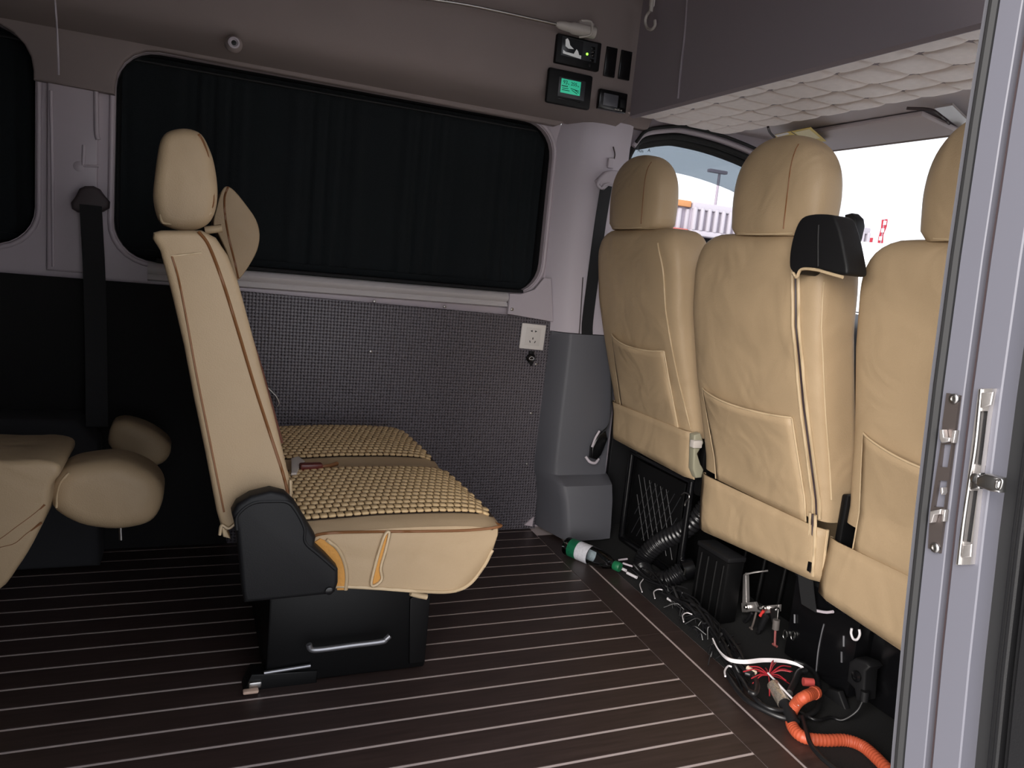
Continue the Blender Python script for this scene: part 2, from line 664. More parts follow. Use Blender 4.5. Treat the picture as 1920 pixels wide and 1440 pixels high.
ce = struct(box('ceiling', (-.6, 1.35, 1.955), (3.7, 1.5, .03), HEAD, None, 0.0), 'felt covered high roof', 'ceiling')
seam = tube('seam_trim', [P(103, 0, Y=2.118), P(106, 40, Y=2.118), P(109, 100, Y=2.125), P(110, 140, Y=2.16)], 0.0022, PILLAR, up, 6, 6)

# ------------------------------------------------------------------ shell of the van round the doorway
wr = struct(plate('wall_right', [(-2.45, -.05), (-.145, -.05), (-.145, 1.97), (-2.45, 1.97)], [], .57, .62, SHELL), 'closed rear side wall beside the open doorway', 'wall')
struct(plate('wall_right_header', [(-.17, 1.30), (.90, 1.30), (.90, 1.97), (-.17, 1.97)], [], .62, .67, SHELL), 'header above the open side doorway', 'wall')
struct(box('wall_rear', (-2.45, 1.44, .95), (.04, 1.8, 2.1), SHELL, None, 0), 'rear end of the van interior', 'wall')
struct(plate('wall_right_front', [(.86, -.35), (2.75, -.35), (2.75, .85), (2.20, 1.42), (.86, 1.45)],
             [[(1.30, .86), (2.30, .86), (2.02, 1.30), (1.30, 1.34)]], .55, .60, SHELL), 'passenger door side of the cab', 'wall')

# ------------------------------------------------------------------ left B pillar trim (upper grey, lower charcoal)
bp_ = thing('pillar_trim', 'grey upper pillar cover between curtained window and driver window', 'pillar trim', (1.2, 2.28, .70))


def pillar_ring(z, k):
    return [Vector(p) for p in ((1.075 + k, 2.299, z), (1.085 + k, 2.285, z), (1.125 + k, 2.245, z), (1.150 + k, 2.232, z), (1.19 + k, 2.228, z),
                                (1.29 + k * .6, 2.236, z), (1.315 + k * .3, 2.252, z), (1.322 + k * .3, 2.299, z))]


loft('cover', [pillar_ring(z, k) for z, k in ((.690, .012), (.80, .006), (1.0, 0), (1.2, -.006), (1.30, -.004), (1.372, .01))], PILLAR, bp_, 30)
# flap with screw that laps over the dimpled board
fl = prism('corner_flap', [(.945, .800), (.985, .802), (1.03, .82), (1.06, .86), (1.085, .86), (1.108, .72), (.945, .735)], 2.262, 2.2755, PILLAR, bp_, 'Y', 0.002)
screw(P(960, 580, Y=2.2605), fl, 0.0055)
tube('edge_groove', [P(1093, 520, Y=2.228), P(1088, 600, Y=2.228), P(1086, 626, Y=2.228)], 0.002, GROOVE, bp_, 6)

lt = thing('lower_pillar_trim', 'charcoal moulded lower pillar cover with stepped foot beside bottle', 'pillar trim', (1.25, 2.25, 0))


def low_ring(z, k, d, e):
    # k: x of the crease, d: y of the face, e: y of the left edge foot
    xr = 1.352
    return [Vector(p) for p in ((k - .045, 2.297, z), (k - .040, e, z), (k - .012, d + .03, z), (k, d + .008, z), (k + .012, d, z), (xr - .05, d + .002, z),
                                (xr - .012, d + .008, z), (xr, d + .03, z), (xr + .004, 2.297, z))]


loft('moulding', [low_ring(.012, 1.178, 2.118, 2.262), low_ring(.05, 1.174, 2.120, 2.262), low_ring(.14, 1.162, 2.130, 2.264), low_ring(.192, 1.152, 2.145, 2.266),
                  low_ring(.208, 1.146, 2.172, 2.268), low_ring(.216, 1.143, 2.196, 2.27), low_ring(.25, 1.141, 2.202, 2.27), low_ring(.45, 1.145, 2.208, 2.27),
                  low_ring(.66, 1.150, 2.214, 2.27), low_ring(.688, 1.150, 2.218, 2.27)], LOWTRIM, lt, 38)

# belt guide, belt and buckle on that pillar
db = thing('seat_belt', 'black driver seat belt with grey anchor loop on grey pillar', 'seat belt', P(1140, 330, Y=2.21))
tube('height_slot', [P(1150, 275, Y=2.228), P(1153, 290, Y=2.228), P(1150, 303, Y=2.228)], 0.0022, GROOVE, db, 6)
box('slide_cap', P(1145, 306, Y=2.224), (.022, .012, .032), PILLAR, db, 0.004)
prism('anchor_cover', [tuple(P(x, y, Y=2.2)[i] for i in (0, 2)) for x, y in ((1136, 322), (1150, 318), (1160, 320), (1160, 345), (1144, 347), (1134, 356), (1126, 352), (1120, 338))],
      2.200, 2.224, PILLAR, db, 'Y', 0.006)
tube('loop', [P(1124, 338, Y=2.196), P(1121, 347, Y=2.194), P(1128, 353, Y=2.194), P(1133, 347, Y=2.194), P(1142, 345, Y=2.196)], 0.0045, PILLAR, db, 8)
ribbon('webbing', [P(1137, 348, Y=2.216), P(1124, 430, Y=2.221), P(1112, 520, Y=2.222), P(1102, 600, Y=2.224), P(1101, 632, Y=2.226)],
       [Vector((1, .2, 0))] * 5, .046, .0025, WEB, db)
ribbon('webbing', [P(1140, 640, Y=2.205), P(1146, 720, Y=2.20), P(1143, 790, Y=2.195), P(1128, 812, Y=2.19)],
       [Vector((.5, .8, 0))] * 4, .04, .0025, WEB, db)
bk = thing('belt_buckle', 'dark belt buckle with pale rim hanging against charcoal pillar foot', 'buckle', P(1118, 840, Y=2.19))
prism('body', [tuple(P(x, y, Y=2.185)[i] for i in (0, 2)) for x, y in ((1121, 812), (1134, 808), (1138, 822), (1126, 852), (1117, 862), (1106, 858), (1108, 838))], 2.176, 2.198, BLKG, bk, 'Y', 0.006)
tube('pale_rim', [P(1124, 808, Y=2.18), P(1116, 822, Y=2.178), P(1110, 838, Y=2.18)], 0.004, PILLAR, bk, 8)
tube('anchor_ring', [P(1098, 856, Y=2.19), P(1106, 866, Y=2.18), P(1116, 868, Y=2.18), P(1122, 861, Y=2.19)], 0.005, PILLAR, bk, 8)

# ------------------------------------------------------------------ driver door with window
hole = [(1.355, .93), (1.346, 1.10), (1.338, 1.24), (1.348, 1.30), (1.385, 1.345), (1.48, 1.372), (1.55, 1.380), (1.70, 1.372), (1.88, 1.340), (1.98, 1.285), (2.06, 1.18), (2.21, .93)]
dr = struct(plate('wall_left_front', [(1.305, -.30), (2.42, -.30), (2.42, .84), (2.10, 1.40), (2.07, 1.44), (1.305, 1.44)], [hole], 2.305, 2.335, PILLAR),
            'driver door side of the cab around its window', 'wall')
prism('door_card', [(1.40, -.28), (2.30, -.28), (2.40, .86), (1.40, .88)], 2.285, 2.304, BLK, dr, 'Y', .004)
win = struct(tube('window_3', [(x, 2.305, z) for x, z in hole], 0.011, RUB, None, 8, 4, True), 'driver door window with black seal', 'window')
plate('pane', hole, [], 2.350, 2.354, GLASS, win)
tube('inner_seal', [(x, 2.290, z + .018) for x, z in hole[3:11]], 0.008, PILLAR, win, 8, 4)
tube('outer_seal', [(x + .0, 2.335, z - .012) for x, z in hole[4:11]], 0.017, RUB, win, 8, 4)
tube('roof_seal', [(x, 2.275, z + .03) for x, z in hole[3:11]], 0.006, RUB, win, 8, 4)
top = smooth_path([Vector((x, 2.365, z)) for x, z in hole[1:11]], 4)
v, f = [], []
for i, p in enumerate(top):
    q = i / (len(top) - 1)
    hgt = .118 * min(1, q * 5 + .25)
    for s in (0, .33, .66, 1):
        v.append((p.x, p.y + .03 * s, p.z + .012 - hgt * s))
for i in range(len(top) - 1):
    for s in range(3):
        f.append((i * 4 + s, i * 4 + s + 1, i * 4 + 5 + s, i * 4 + 4 + s))
rv = tag(mk('rain_visor', v, f, GLASSV, None, 60), 'smoky curved rain visor strip above the driver window', 'visor')
rv.modifiers.new('thick', 'SOLIDIFY').thickness = 0.003


def text(name, s, loc, size, m, parent=None, normal=(0, -1, 0), upv=(0, 0, 1), ext=0.0003):
    cu = bpy.data.curves.new(name, 'FONT')
    cu.body = s
    cu.size = size
    cu.extrude = ext
    cu.align_x = 'CENTER'
    cu.align_y = 'CENTER'
    tmp = bpy.data.objects.new('tmp', cu)
    coll.objects.link(tmp)
    dg = bpy.context.evaluated_depsgraph_get()
    me = bpy.data.meshes.new_from_object(tmp.evaluated_get(dg))
    bpy.data.objects.remove(tmp)
    n_ = Vector(normal).normalized()
    u_ = Vector(upv).normalized()
    r_ = u_.cross(n_)
    M = Matrix(((r_.x, u_.x, n_.x, loc[0]), (r_.y, u_.y, n_.y, loc[1]), (r_.z, u_.z, n_.z, loc[2]), (0, 0, 0, 1)))
    me.transform(M)
    me.name = name
    me.materials.clear()
    return fin(name, me, m, parent, 0)


INK = mat('ink', (30, 32, 34), 0.6)
text('glass_print', 'Am', P(1201, 283, Y=2.346), .016, INK, win)
text('glass_print', 'A', P(1217, 282, Y=2.346), .015, INK, win)

# ------------------------------------------------------------------ cab roof, windscreen, overhead bunk
CABH = mat('cab_headliner', (202, 194, 199), .85, bump=.1, bscale=900)
cr = struct(prism('ceiling_cab', [(1.26, 1.425), (1.9, 1.425), (2.03, 1.402), (2.06, 1.392), (2.07, 1.43), (1.95, 1.47), (1.26, 1.47)],   .58, 2.33, CABH, None, 'Y'),
            'low felt headliner over the cab', 'ceiling')
box('visor_sun', (1.93, 1.86, 1.402), (.17, .50, .018), CABH, cr, 0.008, rot=(0, R(8), 0))
tube('visor_fold', [P(1440, 238, Z=1.40), P(1445, 250, Z=1.398), P(1462, 266, Z=1.398)], 0.004, GROOVE, cr, 6)
tube('visor_fold', [P(1700, 203, Z=1.41), P(1745, 206, Z=1.41), P(1770, 222, Z=1.405), P(1780, 232, Z=1.40)], 0.004, GROOVE, cr, 6)
prism('mirror_stay', [tuple(P(x, y, Z=1.40)[i] for i in (0, 1)) for x, y in ((1752, 202), (1786, 196), (1822, 232), (1806, 244))], 1.398, 1.404, ALU, cr, 'Z')
st = thing('warning_sticker', 'yellow printed sticker on the sun visor above middle headrest', 'sticker', P(1500, 255, Z=1.388))
SYEL = mat('sticker_yellow', (214, 186, 84), 0.5)
SCRM = mat('sticker_cream', (226, 214, 170), 0.5)
zz = 1.388


def zpoly(pts, z=zz):
    return [tuple(P(x, y, Z=z)[i] for i in (0, 1)) for x, y in pts]


prism('sheet', zpoly([(1453, 253), (1520, 239), (1549, 265), (1462, 272)]), zz, zz + .0015, SYEL, st, 'Z')
prism('print_panel', zpoly([(1490, 248), (1517, 242), (1538, 259), (1508, 262)]), zz - .0006, zz, SCRM, st, 'Z')
prism('print_panel', zpoly([(1453, 253), (1476, 248), (1480, 251), (1458, 257)]), zz - .0006, zz, WHITE, st, 'Z')
tube('print_line', [P(1484, 247, Z=zz), P(1500, 258, Z=zz), P(1512, 266, Z=zz)], 0.0015, INK, st, 6)

ws = struct(mk('window_4', [(2.06, .62, 1.40), (2.06, 2.29, 1.40), (2.36, 2.29, .84), (2.36, .62, .84),
                            (2.064, .62, 1.404), (2.064, 2.29, 1.404), (2.364, 2.29, .844), (2.364, .62, .844)],
               [(0, 1, 2, 3), (4, 5, 6, 7), (0, 1, 5, 4), (1, 2, 6, 5), (2, 3, 7, 6), (3, 0, 4, 7)], GLASS, None, 0), 'wide windscreen beyond the front seats', 'window')
tube('frame_pillar', [(2.045, 2.285, 1.40), (2.34, 2.285, .84)], .022, PILLAR, ws, 10, 4)
tube('frame_pillar', [(2.05, .64, 1.40), (2.36, .63, .84)], .035, PILLAR, ws, 10, 4)
tube('frame_top', [(2.055, .6, 1.405), (2.055, 2.3, 1.405)], .016, HEAD, ws, 10, 4)
dash = struct(prism('wall_dash', [(2.10, -.25), (2.08, .60), (2.12, .72), (2.20, .79), (2.36, .835), (2.45, .80), (2.45, -.25)], .60, 2.29, BLK, None, 'Y', 0.01), 'black dashboard below the windscreen', 'dashboard')

bunk = thing('overhead_bunk', 'grey overhead bunk shelf with quilted cream underside above the front seats', 'shelf', (1.4, 1.35, 1.37))
prism('fascia', [(1.222, 1.372), (1.232, 1.366), (1.25, 1.372), (1.25, 1.96), (1.205, 1.96)], .62, 2.118, FASCIA, bunk, 'Y')
tube('fascia_seam', [P(1288, 0, X=1.214), P(1284, 60, X=1.216), P(1276, 130, X=1.217), P(1271, 185, X=1.2205)], .0035, FASCIA, bunk, 8)
prism('bunk_board', [(1.25, 1.385), (1.60, 1.385), (1.60, 1.42), (1.25, 1.42)], .62, 2.118, FASCIA, bunk, 'Y')


def quilt_mesh(nx=16, ny=16):
    v, f = [], []
    for j in range(ny + 1):
        for i in range(nx + 1):
            a, b = i / nx * 2 - 1, j / ny * 2 - 1
            h = (max(0, 1 - abs(a) ** 7) * max(0, 1 - abs(b) ** 7)) ** .5
            # dimple creases running in from the corners
            c = max(0, 1 - 3.0 * abs(abs(a) - abs(b))) * (abs(a) ** 3) * .45
            v.append((a / 2, b / 2, -h + c))
    for j in range(ny):
        for i in range(nx):
            q = j * (nx + 1) + i
            f.append((q, q + 1, q + nx + 2, q + nx + 1))
    me = bpy.data.meshes.new('quilted_square')
    me.from_pydata(v, [], f)
    for p in me.polygons:
        p.use_smooth = True
    me.materials.append(QUILT)
    return me


qm = quilt_mesh()
rows = [1.226, 1.325, 1.44, 1.535, 1.615]
cell = .108
ys = [.64 + cell * k for k in range(14)]
for r_i in range(4):
    for y in ys:
        if y + cell > 2.17:
            continue
        lim = 1.66 if y < 1.5 else 1.62 - (y - 1.5) * .07
        x0, x1 = rows[r_i], rows[r_i + 1]
        if r_i == 3:
            x1 = 1.612
        o = bpy.data.objects.new('quilted_square', qm)
        sag = .002 * random.random()
        o.location = ((x0 + x1) / 2, y + cell / 2 + .01 * (r_i % 2) - (.005 if y > 2 else 0), 1.387 - sag)
        o.scale = (x1 - x0 + .002, cell + .002, .007)
        link(o, bunk)

# ------------------------------------------------------------------ doorway jamb (front edge of the sliding door opening)


def jo(z):
    d = z - .81
    return .065 * d - .05 * d * d


ZS = [-.12, .05, .2, .35, .5, .65, .8, .95, 1.1, 1.25, 1.4, 1.55, 1.70]


def jstrip(name, ya, yb, xa, xb, m, parent, bev=0.0):
    rings = []
    for z in ZS:
        o_ = jo(z)
        lo, hi = min(ya, yb) + o_, max(ya, yb) + o_
        if bev:
            rings.append([Vector(p) for p in ((xb, lo, z), (xa + bev, lo, z), (xa, lo + bev, z), (xa, hi - bev, z), (xa + bev, hi, z), (xb, hi, z))])
        else:
            rings.append([Vector(p) for p in ((xb, lo, z), (xa, lo, z), (xa, hi, z), (xb, hi, z))])
    return loft(name, rings, m, parent, 40)


jb = thing('door_jamb', 'lavender grey painted door jamb with dark seals at the doorway edge', 'door jamb', (.84, .58, -.1))
jstrip('inner_trim', .640, .633, .822, .90, LOWTRIM, jb)
jstrip('seal', .633, .6215, .815, .90, RUB, jb, .004)
jstrip('painted_strip', .6215, .594, .821, .90, JAMB, jb, .0012)
jstrip('groove', .596, .582, .832, .90, GROOVE, jb)
jstrip('painted_strip', .584, .550, .820, .90, JAMB, jb, .0015)
jstrip('rubber_recess', .551, .520, .846, .90, RUB, jb)
jstrip('rubber_fin', .531, .524, .836, .90, BLK, jb, .002)
jstrip('rubber_fin', .522, .515, .830, .90, BLK, jb, .002)
jstrip('rubber_fin', .513, .507, .836, .90, BLK, jb, .002)
jstrip('outer_skin', .505, .46, .826, .90, BLK, jb, .004)

BRONZE = mat('bronze_plate', (96, 88, 86), 0.4, metal=0.7)


def xpoly(pts, X):
    return [tuple(P(x, y, X=X)[i] for i in (1, 2)) for x, y in pts]


def c4(pts):
    return [(1690 + x / 3.6, 700 + y / 3.6) for x, y in pts]


lk = thing('latch_plate', 'bronze latch plate with two hooks screwed to the door jamb', 'latch', P(1765, 1030, X=.819))
plate('plate', xpoly(c4([(312, 133), (400, 150), (265, 1215), (187, 1180), (200, 950), (275, 470), (285, 330)]), .8185),
      [xpoly(c4([(285, 480), (345, 480), (320, 635), (268, 632)]), .8185), xpoly(c4([(258, 725), (318, 725), (295, 905), (228, 900)]), .8185)],
      .8165, .8205, BRONZE, lk, 'X')
for pts in ([(275, 380), (300, 380), (305, 430), (345, 435), (340, 460), (290, 470), (275, 440)], [(212, 930), (285, 915), (280, 950), (240, 955), (225, 1005), (205, 1010)],
            [(280, 770), (295, 770), (300, 800), (290, 820), (278, 800)]):
    prism('hook', xpoly(c4(pts), .813), .808, .8164, ALU, lk, 'X', 0.001)
for pts in ([(350, 385), (375, 385), (360, 470), (340, 470)], [(285, 920), (305, 920), (295, 1000), (278, 1000)]):
    prism('tab', xpoly(c4(pts), .812), .810, .8164, ALU, lk, 'X', 0.0008)
for x, y in ((356, 172), (228, 1177)):
    screw(P(*c4([(x, y)])[0], X=.8158), lk, 0.0062, '-X')

hd = thing('flush_lock_handle', 'silver flush pull handle with keyed lock and thumb turn on the jamb', 'handle', P(1810, 1050, X=.818))
hx = .8165
plate('frame', xpoly(c4([(537, 105), (632, 103), (602, 260), (545, 700), (483, 1290), (383, 1293), (460, 720)]), hx),
      [xpoly(c4([(548, 255), (600, 255), (556, 625), (506, 612)]), hx), xpoly(c4([(478, 792), (532, 790), (484, 1142), (432, 1135)]), hx)],
      .8125, .8199, ALU, hd, 'X')
for pts in ([(548, 255), (600, 255), (556, 625), (506, 612)], [(478, 792), (532, 790), (484, 1142), (432, 1135)]):
    prism('recess', xpoly(c4(pts), .8192), .8190, .8199, BLK, hd, 'X')
tube('raised_edge', [P(*q, X=.812) for q in c4([(540, 108), (500, 500), (460, 740), (420, 1010), (388, 1288)])], .0022, STEEL, hd, 8)
prism('end_step', xpoly(c4([(548, 130), (630, 125), (612, 215), (545, 235)]), .811), .8085, .8126, ALU, hd, 'X', .0015)
prism('end_step', xpoly(c4([(425, 1160), (485, 1150), (478, 1240), (412, 1245)]), .811), .8085, .8126, ALU, hd, 'X', .0015)
prism('lock_case', xpoly(c4([(487, 675), (545, 672), (535, 780), (472, 785)]), .806), .803, .8126, STEEL, hd, 'X', .002)
c0 = P(*c4([(512, 710)])[0], X=.8035)
kc = lathe('key_cylinder', [(.0058, 0), (.0058, .004), (.004, .005)], STEEL, hd, frame_from(c0, c0 + Vector((-1, 0, 0))), 16)
box('key_slot', c0 + Vector((-.0055, 0, 0)), (.001, .0012, .006), INK, kc, 0)
tt_ = prism('thumb_turn', xpoly(c4([(545, 700), (600, 676), (660, 690), (705, 705), (695, 805), (640, 798), (580, 775), (540, 760)]), .802), .792, .806, STEEL, hd, 'X', .003)
tube('thumb_turn_rim', [P(*q, X=.790) for q in c4([(645, 730), (672, 715), (680, 735), (665, 780), (640, 775)])], .0015, STEEL, tt_, 6, 6, True)

# ------------------------------------------------------------------ second row double seat


def pxz(pts, Y):
    return [tuple(P(x, y, Y=Y)[i] for i in (0, 2)) for x, y in pts]


ds = thing('double_seat', 'tan leatherette double seat with beaded cushion standing sideways by the window', 'seat', (.33, 1.75, 0))
YS, YF = 1.335, 2.185


def crown(y):
    return max(0, 1 - abs((y - 1.55) / .21) ** 4) if y < 1.75 else max(0, 1 - abs((y - 1.96) / .21) ** 4)


TOPX = [(.10, .374), (.20, .380), (.35, .387), (.47, .387), (.53, .384), (.56, .380), (.578, .373)]


def interp(tab, x):
    if x <= tab[0][0]:
        return tab[0][1]
    for (a, va), (b, vb) in zip(tab, tab[1:]):
        if x <= b:
            return va + (vb - va) * (x - a) / (b - a)
    return tab[-1][1]


def ztop(x, y):
    return interp(TOPX, x) + .012 * crown(y)


front = pxz([(640, 1104), (715, 1108), (790, 1112), (850, 1113), (885, 1100), (912, 1068), (930, 1035), (939, 1008), (940, 990)], YS)
sec_b = [(.13, front[0][1]), (.22, front[0][1])] + front
sec_t = [(.577, None), (.56, None), (.535, None), (.50, None), (.44, None), (.38, None), (.32, None), (.26, None), (.20, None), (.13, None)]
rings = []
NY = 34
for j in range(NY + 1):
    t = j / NY
    y = YS + (YF - YS) * (0.5 - 0.5 * math.cos(math.pi * t)) if True else 0
    e = min(y - YS, YF - y)
    ins = .008 * max(0, 1 - e / .03) ** 2
    ring = []
    for x, z in sec_b:
        fx = x - ins * (1.0 if x > .4 else 0)
        bow = .012 * crown(y)
        ring.append(Vector((fx + (bow if x > .5 else 0), y, z + ins * .6)))
    for x, _ in sec_t:
        bow = .012 * crown(y) if x > .5 else 0
        ring.append(Vector((x + bow - (ins if x > .4 else 0), y, ztop(x, y) - ins * .5)))
    rings.append(ring)
cu_ = loft('cushion', rings, TAN, ds, 60)
# beaded panels
bead_me = None
bm = bm_box(.0140, .0180, .0062, .0022, 1)
bead_me = bpy.data.meshes.new('bead')
bm.to_mesh(bead_me)
for p in bead_me.polygons:
    p.use_smooth = True
bead_me.materials.append(BEAD)
PX, PY = .0155, .0222
rest_v, rest_f = [], []
count = 0
for pi, (ya, yb) in enumerate(((1.378, 1.705), (1.795, 2.105))):
    v, f = [], []
    nx_, ny_ = 24, 16
    for j in range(ny_ + 1):
        for i in range(nx_ + 1):
            y = ya + (yb - ya) * j / ny_
            x = .175 + (.588 - .175) * i / nx_
            v.append((x, y, ztop(x, y) + .0012))
    for j in range(ny_):
        for i in range(nx_):
            q = j * (nx_ + 1) + i
            f.append((q, q + 1, q + nx_ + 2, q + nx_ + 1))
    mk('bead_backing', v, f, BEADB, cu_, 60)
    row = 0
    y = ya + PY / 2
    while y < yb - PY * .4:
        x = .185 + (PX / 2 if row % 2 else 0)
        while x < .583:
            z = ztop(x, y) + .0038
            sl_ = math.atan2(ztop(x + .005, y) - ztop(x - .005, y), .01)
            M = Matrix.Translation((x, y, z)) @ Matrix.Rotation(-sl_, 4, 'Y') @ Matrix.Rotation(random.uniform(-.06, .06), 4, 'Z')
            if count < 300:
                o = bpy.data.objects.new('bead', bead_me)
                o.matrix_world = M
                link(o, cu_)
                count += 1
            else:
                base = len(rest_v)
                rest_v += [M @ q.co for q in bead_me.vertices]
                rest_f += [tuple(base + i for i in p.vertices) for p in bead_me.polygons]
            x += PX
        y += PY
        row += 1
rb_ = mk('beads_far', rest_v, rest_f, BEAD, cu_, 60)
rb_['kind'] = 'stuff'
tube('side_piping', [P(x, y, Y=YS - .001) for x, y in ((575, 1012), (610, 1000), (700, 997), (800, 996), (880, 994), (938, 987))] +
     [Vector((.580 + .012 * crown(y_), y_, .3735)) for y_ in (1.37, 1.45, 1.55, 1.65, 1.75, 1.85, 1.96, 2.07, 2.15)],
     .0028, BROWNP, cu_, 6)
skirt = YS - .002
leaf = [P(x, y, Y=skirt - .002) for x, y in ((730, 1000), (722, 1035), (714, 1065), (716, 1085), (704, 1097), (696, 1094), (703, 1062), (712, 1030), (722, 1002))]
prism('slit_lining', [(p.x, p.z) for p in leaf], skirt - .001, YS + .004, FOAM, cu_, 'Y')
tube('slit_piping', leaf, .0032, TANP, cu_, 6, 5, True)
prism('foam_edge', pxz([(588, 1018), (600, 1010), (620, 1018), (640, 1044), (652, 1075), (652, 1106), (632, 1106), (628, 1062), (606, 1040)], YS - .002), YS - .003, YS + .01, FOAM, cu_, 'Y')
tube('hem_piping', [P(x, y, Y=YS - .003) for x, y in ((612, 1012), (632, 1028), (645, 1052), (650, 1080), (648, 1106))], .0036, TANP, cu_, 6)
tube('hem_piping', [Vector((max(q_.x, .262), YS - .0005, q_.z)) for q_ in rings[0][1:9]], .0034, TANP, cu_, 6)
tube('hem_tie', [P(x, y, Y=YS + .02) for x, y in ((770, 1112), (785, 1116), (800, 1119))], .006, TANP, cu_, 8)

# backrest of the near place
BX = 1.352
bprof = pxz([(300, 470), (286, 448), (287, 436), (302, 432), (340, 432), (378, 432), (405, 446), (428, 480), (447, 530), (466, 600), (490, 690), (512, 770), (532, 850), (545, 905),
             (542, 935), (500, 945), (440, 990), (418, 1002), (406, 960), (385, 850), (362, 740), (345, 650), (324, 560)], BX)
br = prism('backrest', bprof, BX, 1.74, TAN, ds, 'Y', .016, 4, 50)
tube('brown_piping', [P(x, y, Y=BX + .001) for x, y in ((372, 434), (392, 462), (418, 530), (446, 620), (476, 720), (505, 810), (528, 880), (540, 925))], .003, BROWNP, br, 6)
tube('side_seam', [P(x, y, Y=BX + .0) for x, y in ((322, 480), (334, 520), (350, 600), (368, 700), (388, 800), (408, 900), (420, 960))], .0018, BROWNP, br, 6)
tube('top_seam', [P(x, y, Y=BX + .0) for x, y in ((320, 480), (350, 477), (378, 474))], .0018, TANP, br, 6)
tube('lower_hem', [P(x, y, Y=BX - .001) for x, y in ((545, 900), (541, 936), (500, 944), (452, 972), (430, 990), (416, 985), (412, 1003))], .003, TANP, br, 6)
prism('brown_front_panel', [(x + .004, z) for x, z in pxz([(462, 600), (494, 700), (536, 850), (520, 850), (480, 700), (452, 600)], BX)], 1.42, 1.66, mat('brown_fabric', (96, 58, 44), .9), br, 'Y', .002)
prism('cover_tail', pxz([(414, 985), (440, 958), (446, 964), (424, 990), (432, 1008), (418, 1004)], BX + .01), BX + .002, BX + .03, TANP, br, 'Y', .003)

# far place: backrest tipped a little forward
bprof2 = [(x + .004, z - .01) for x, z in bprof]
br2 = prism('backrest', bprof2, 1.77, 2.17, TAN, ds, 'Y', .016, 4, 50)
tube('brown_piping', [(x + .002, 1.775, z) for x, z in bprof2[5:14]], .003, BROWNP, br2, 6)


def headrest(name, parent, cx, cy, prof, e=3.2, m=TAN):
    """prof: list of (z, x shift, half depth, half width)"""
    return loft(name, [sring(cx + dx, cy, z, a, b, e, 36) for z, dx, a, b in prof], m, parent, 60)


hr = prism('headrest', soft(pxz([(300, 418), (290, 395), (286, 365), (289, 330), (294, 290), (300, 262), (312, 246), (335, 239), (358, 240), (378, 250), (392, 275), (402, 305),
                            (408, 345), (408, 375), (402, 402), (390, 420), (370, 430), (345, 433), (320, 428)], 1.44)), 1.44, 1.70, TAN, ds, 'Y', .022, 5, 60)
tube('brown_piping', [P(x, y, Y=1.447) for x, y in ((372, 252), (382, 270), (391, 300), (398, 345), (399, 380), (390, 402))], .0026, BROWNP, hr, 6)
tube('base_fold', [P(x, y, Y=1.446) for x, y in ((300, 402), (306, 418), (330, 419), (355, 420), (378, 414), (396, 398))], .002, TANP, hr, 6)
tube('post', [P(340, 425, Y=1.50), P(342, 455, Y=1.50)], .006, STEEL, hr, 10, 2)
tube('post', [P(340, 425, Y=1.64), P(342, 455, Y=1.64)], .006, STEEL, hr, 10, 2)
hf = prism('headrest', soft(pxz([(424, 349), (440, 358), (462, 385), (480, 412), (487, 440), (482, 470), (466, 500), (450, 522), (443, 524), (436, 505), (424, 470), (410, 440), (400, 420),
                            (406, 390), (414, 362)], 1.90)), 1.90, 2.13, TAN, ds, 'Y', .012, 4, 60)
tube('brown_piping', [P(x, y, Y=1.902) for x, y in ((428, 350), (421, 372), (423, 410), (430, 450), (440, 490), (447, 522))], .0034, BROWNP, hf, 6)
tube('strap', [P(x, y, Y=1.70) for x, y in ((384, 432), (400, 430), (416, 428))], .008, TANP, hf, 8)

# side shield and pedestal
shp = [(380 + x / 2.5717, 760 + y / 2.5717) for x, y in ((140, 525), (165, 480), (230, 440), (330, 415), (400, 432), (450, 480), (500, 560), (548, 640), (540, 680), (600, 735),
                                                         (655, 795), (655, 860), (640, 905), (595, 917), (400, 937), (200, 957), (190, 900), (175, 740), (160, 600))]
SH = 1.298
sh = prism('side_shield', pxz(shp, SH), SH, 1.338, BLK, ds, 'Y', .008, 3, 40)
tube('shield_ridge', [P(380 + x / 2.5717, 760 + y / 2.5717, Y=SH + .002) for x, y in ((165, 600), (168, 530), (240, 472), (340, 462), (410, 468), (450, 510), (490, 590), (495, 660), (560, 720), (640, 790))], .0035, BLK, sh, 8)
lathe('shield_bolt', [(.007, 0), (.007, .004), (.004, .005)], BLKG, sh, frame_from(P(617, 1107, Y=SH), P(617, 1107, Y=SH) + Vector((0, -1, 0))), 14)
ped = box('pedestal', (.335, 1.79, .105), (.335, .62, .20), BLKM, ds, .006)
prism('pedestal_gusset', [(.50, .205), (.50, .02), (.465, .02), (.455, .17)], 1.474, 1.484, BLKM, ped, 'Y', .002)
tube('adjust_bar', [P(x, y, Y=1.44) for x, y in ((579, 1208), (583, 1217), (600, 1218), (660, 1210), (715, 1203), (724, 1198), (731, 1192))], .006, mat('worn_steel', (150, 150, 154), .35, metal=.8), ds, 8)
prism('floor_rail', [(.125, .0), (.27, .0), (.27, .028), (.14, .036)], 1.475, 1.52, BLKM, ds, 'Y', .003)
tube('rail_edge', [P(495, 1262, Y=1.474), P(582, 1248, Y=1.474)], .004, mat('worn_steel', (150, 150, 154), .35), ds, 8, 3)
box('rail_clip', P(478, 1282, Y=1.475), (.025, .016, .014), STEEL, ds, .003)
box('rail_clip', P(470, 1296, Y=1.46), (.03, .014, .007), mat('beige_cap', (196, 168, 150), .5), ds, .003)
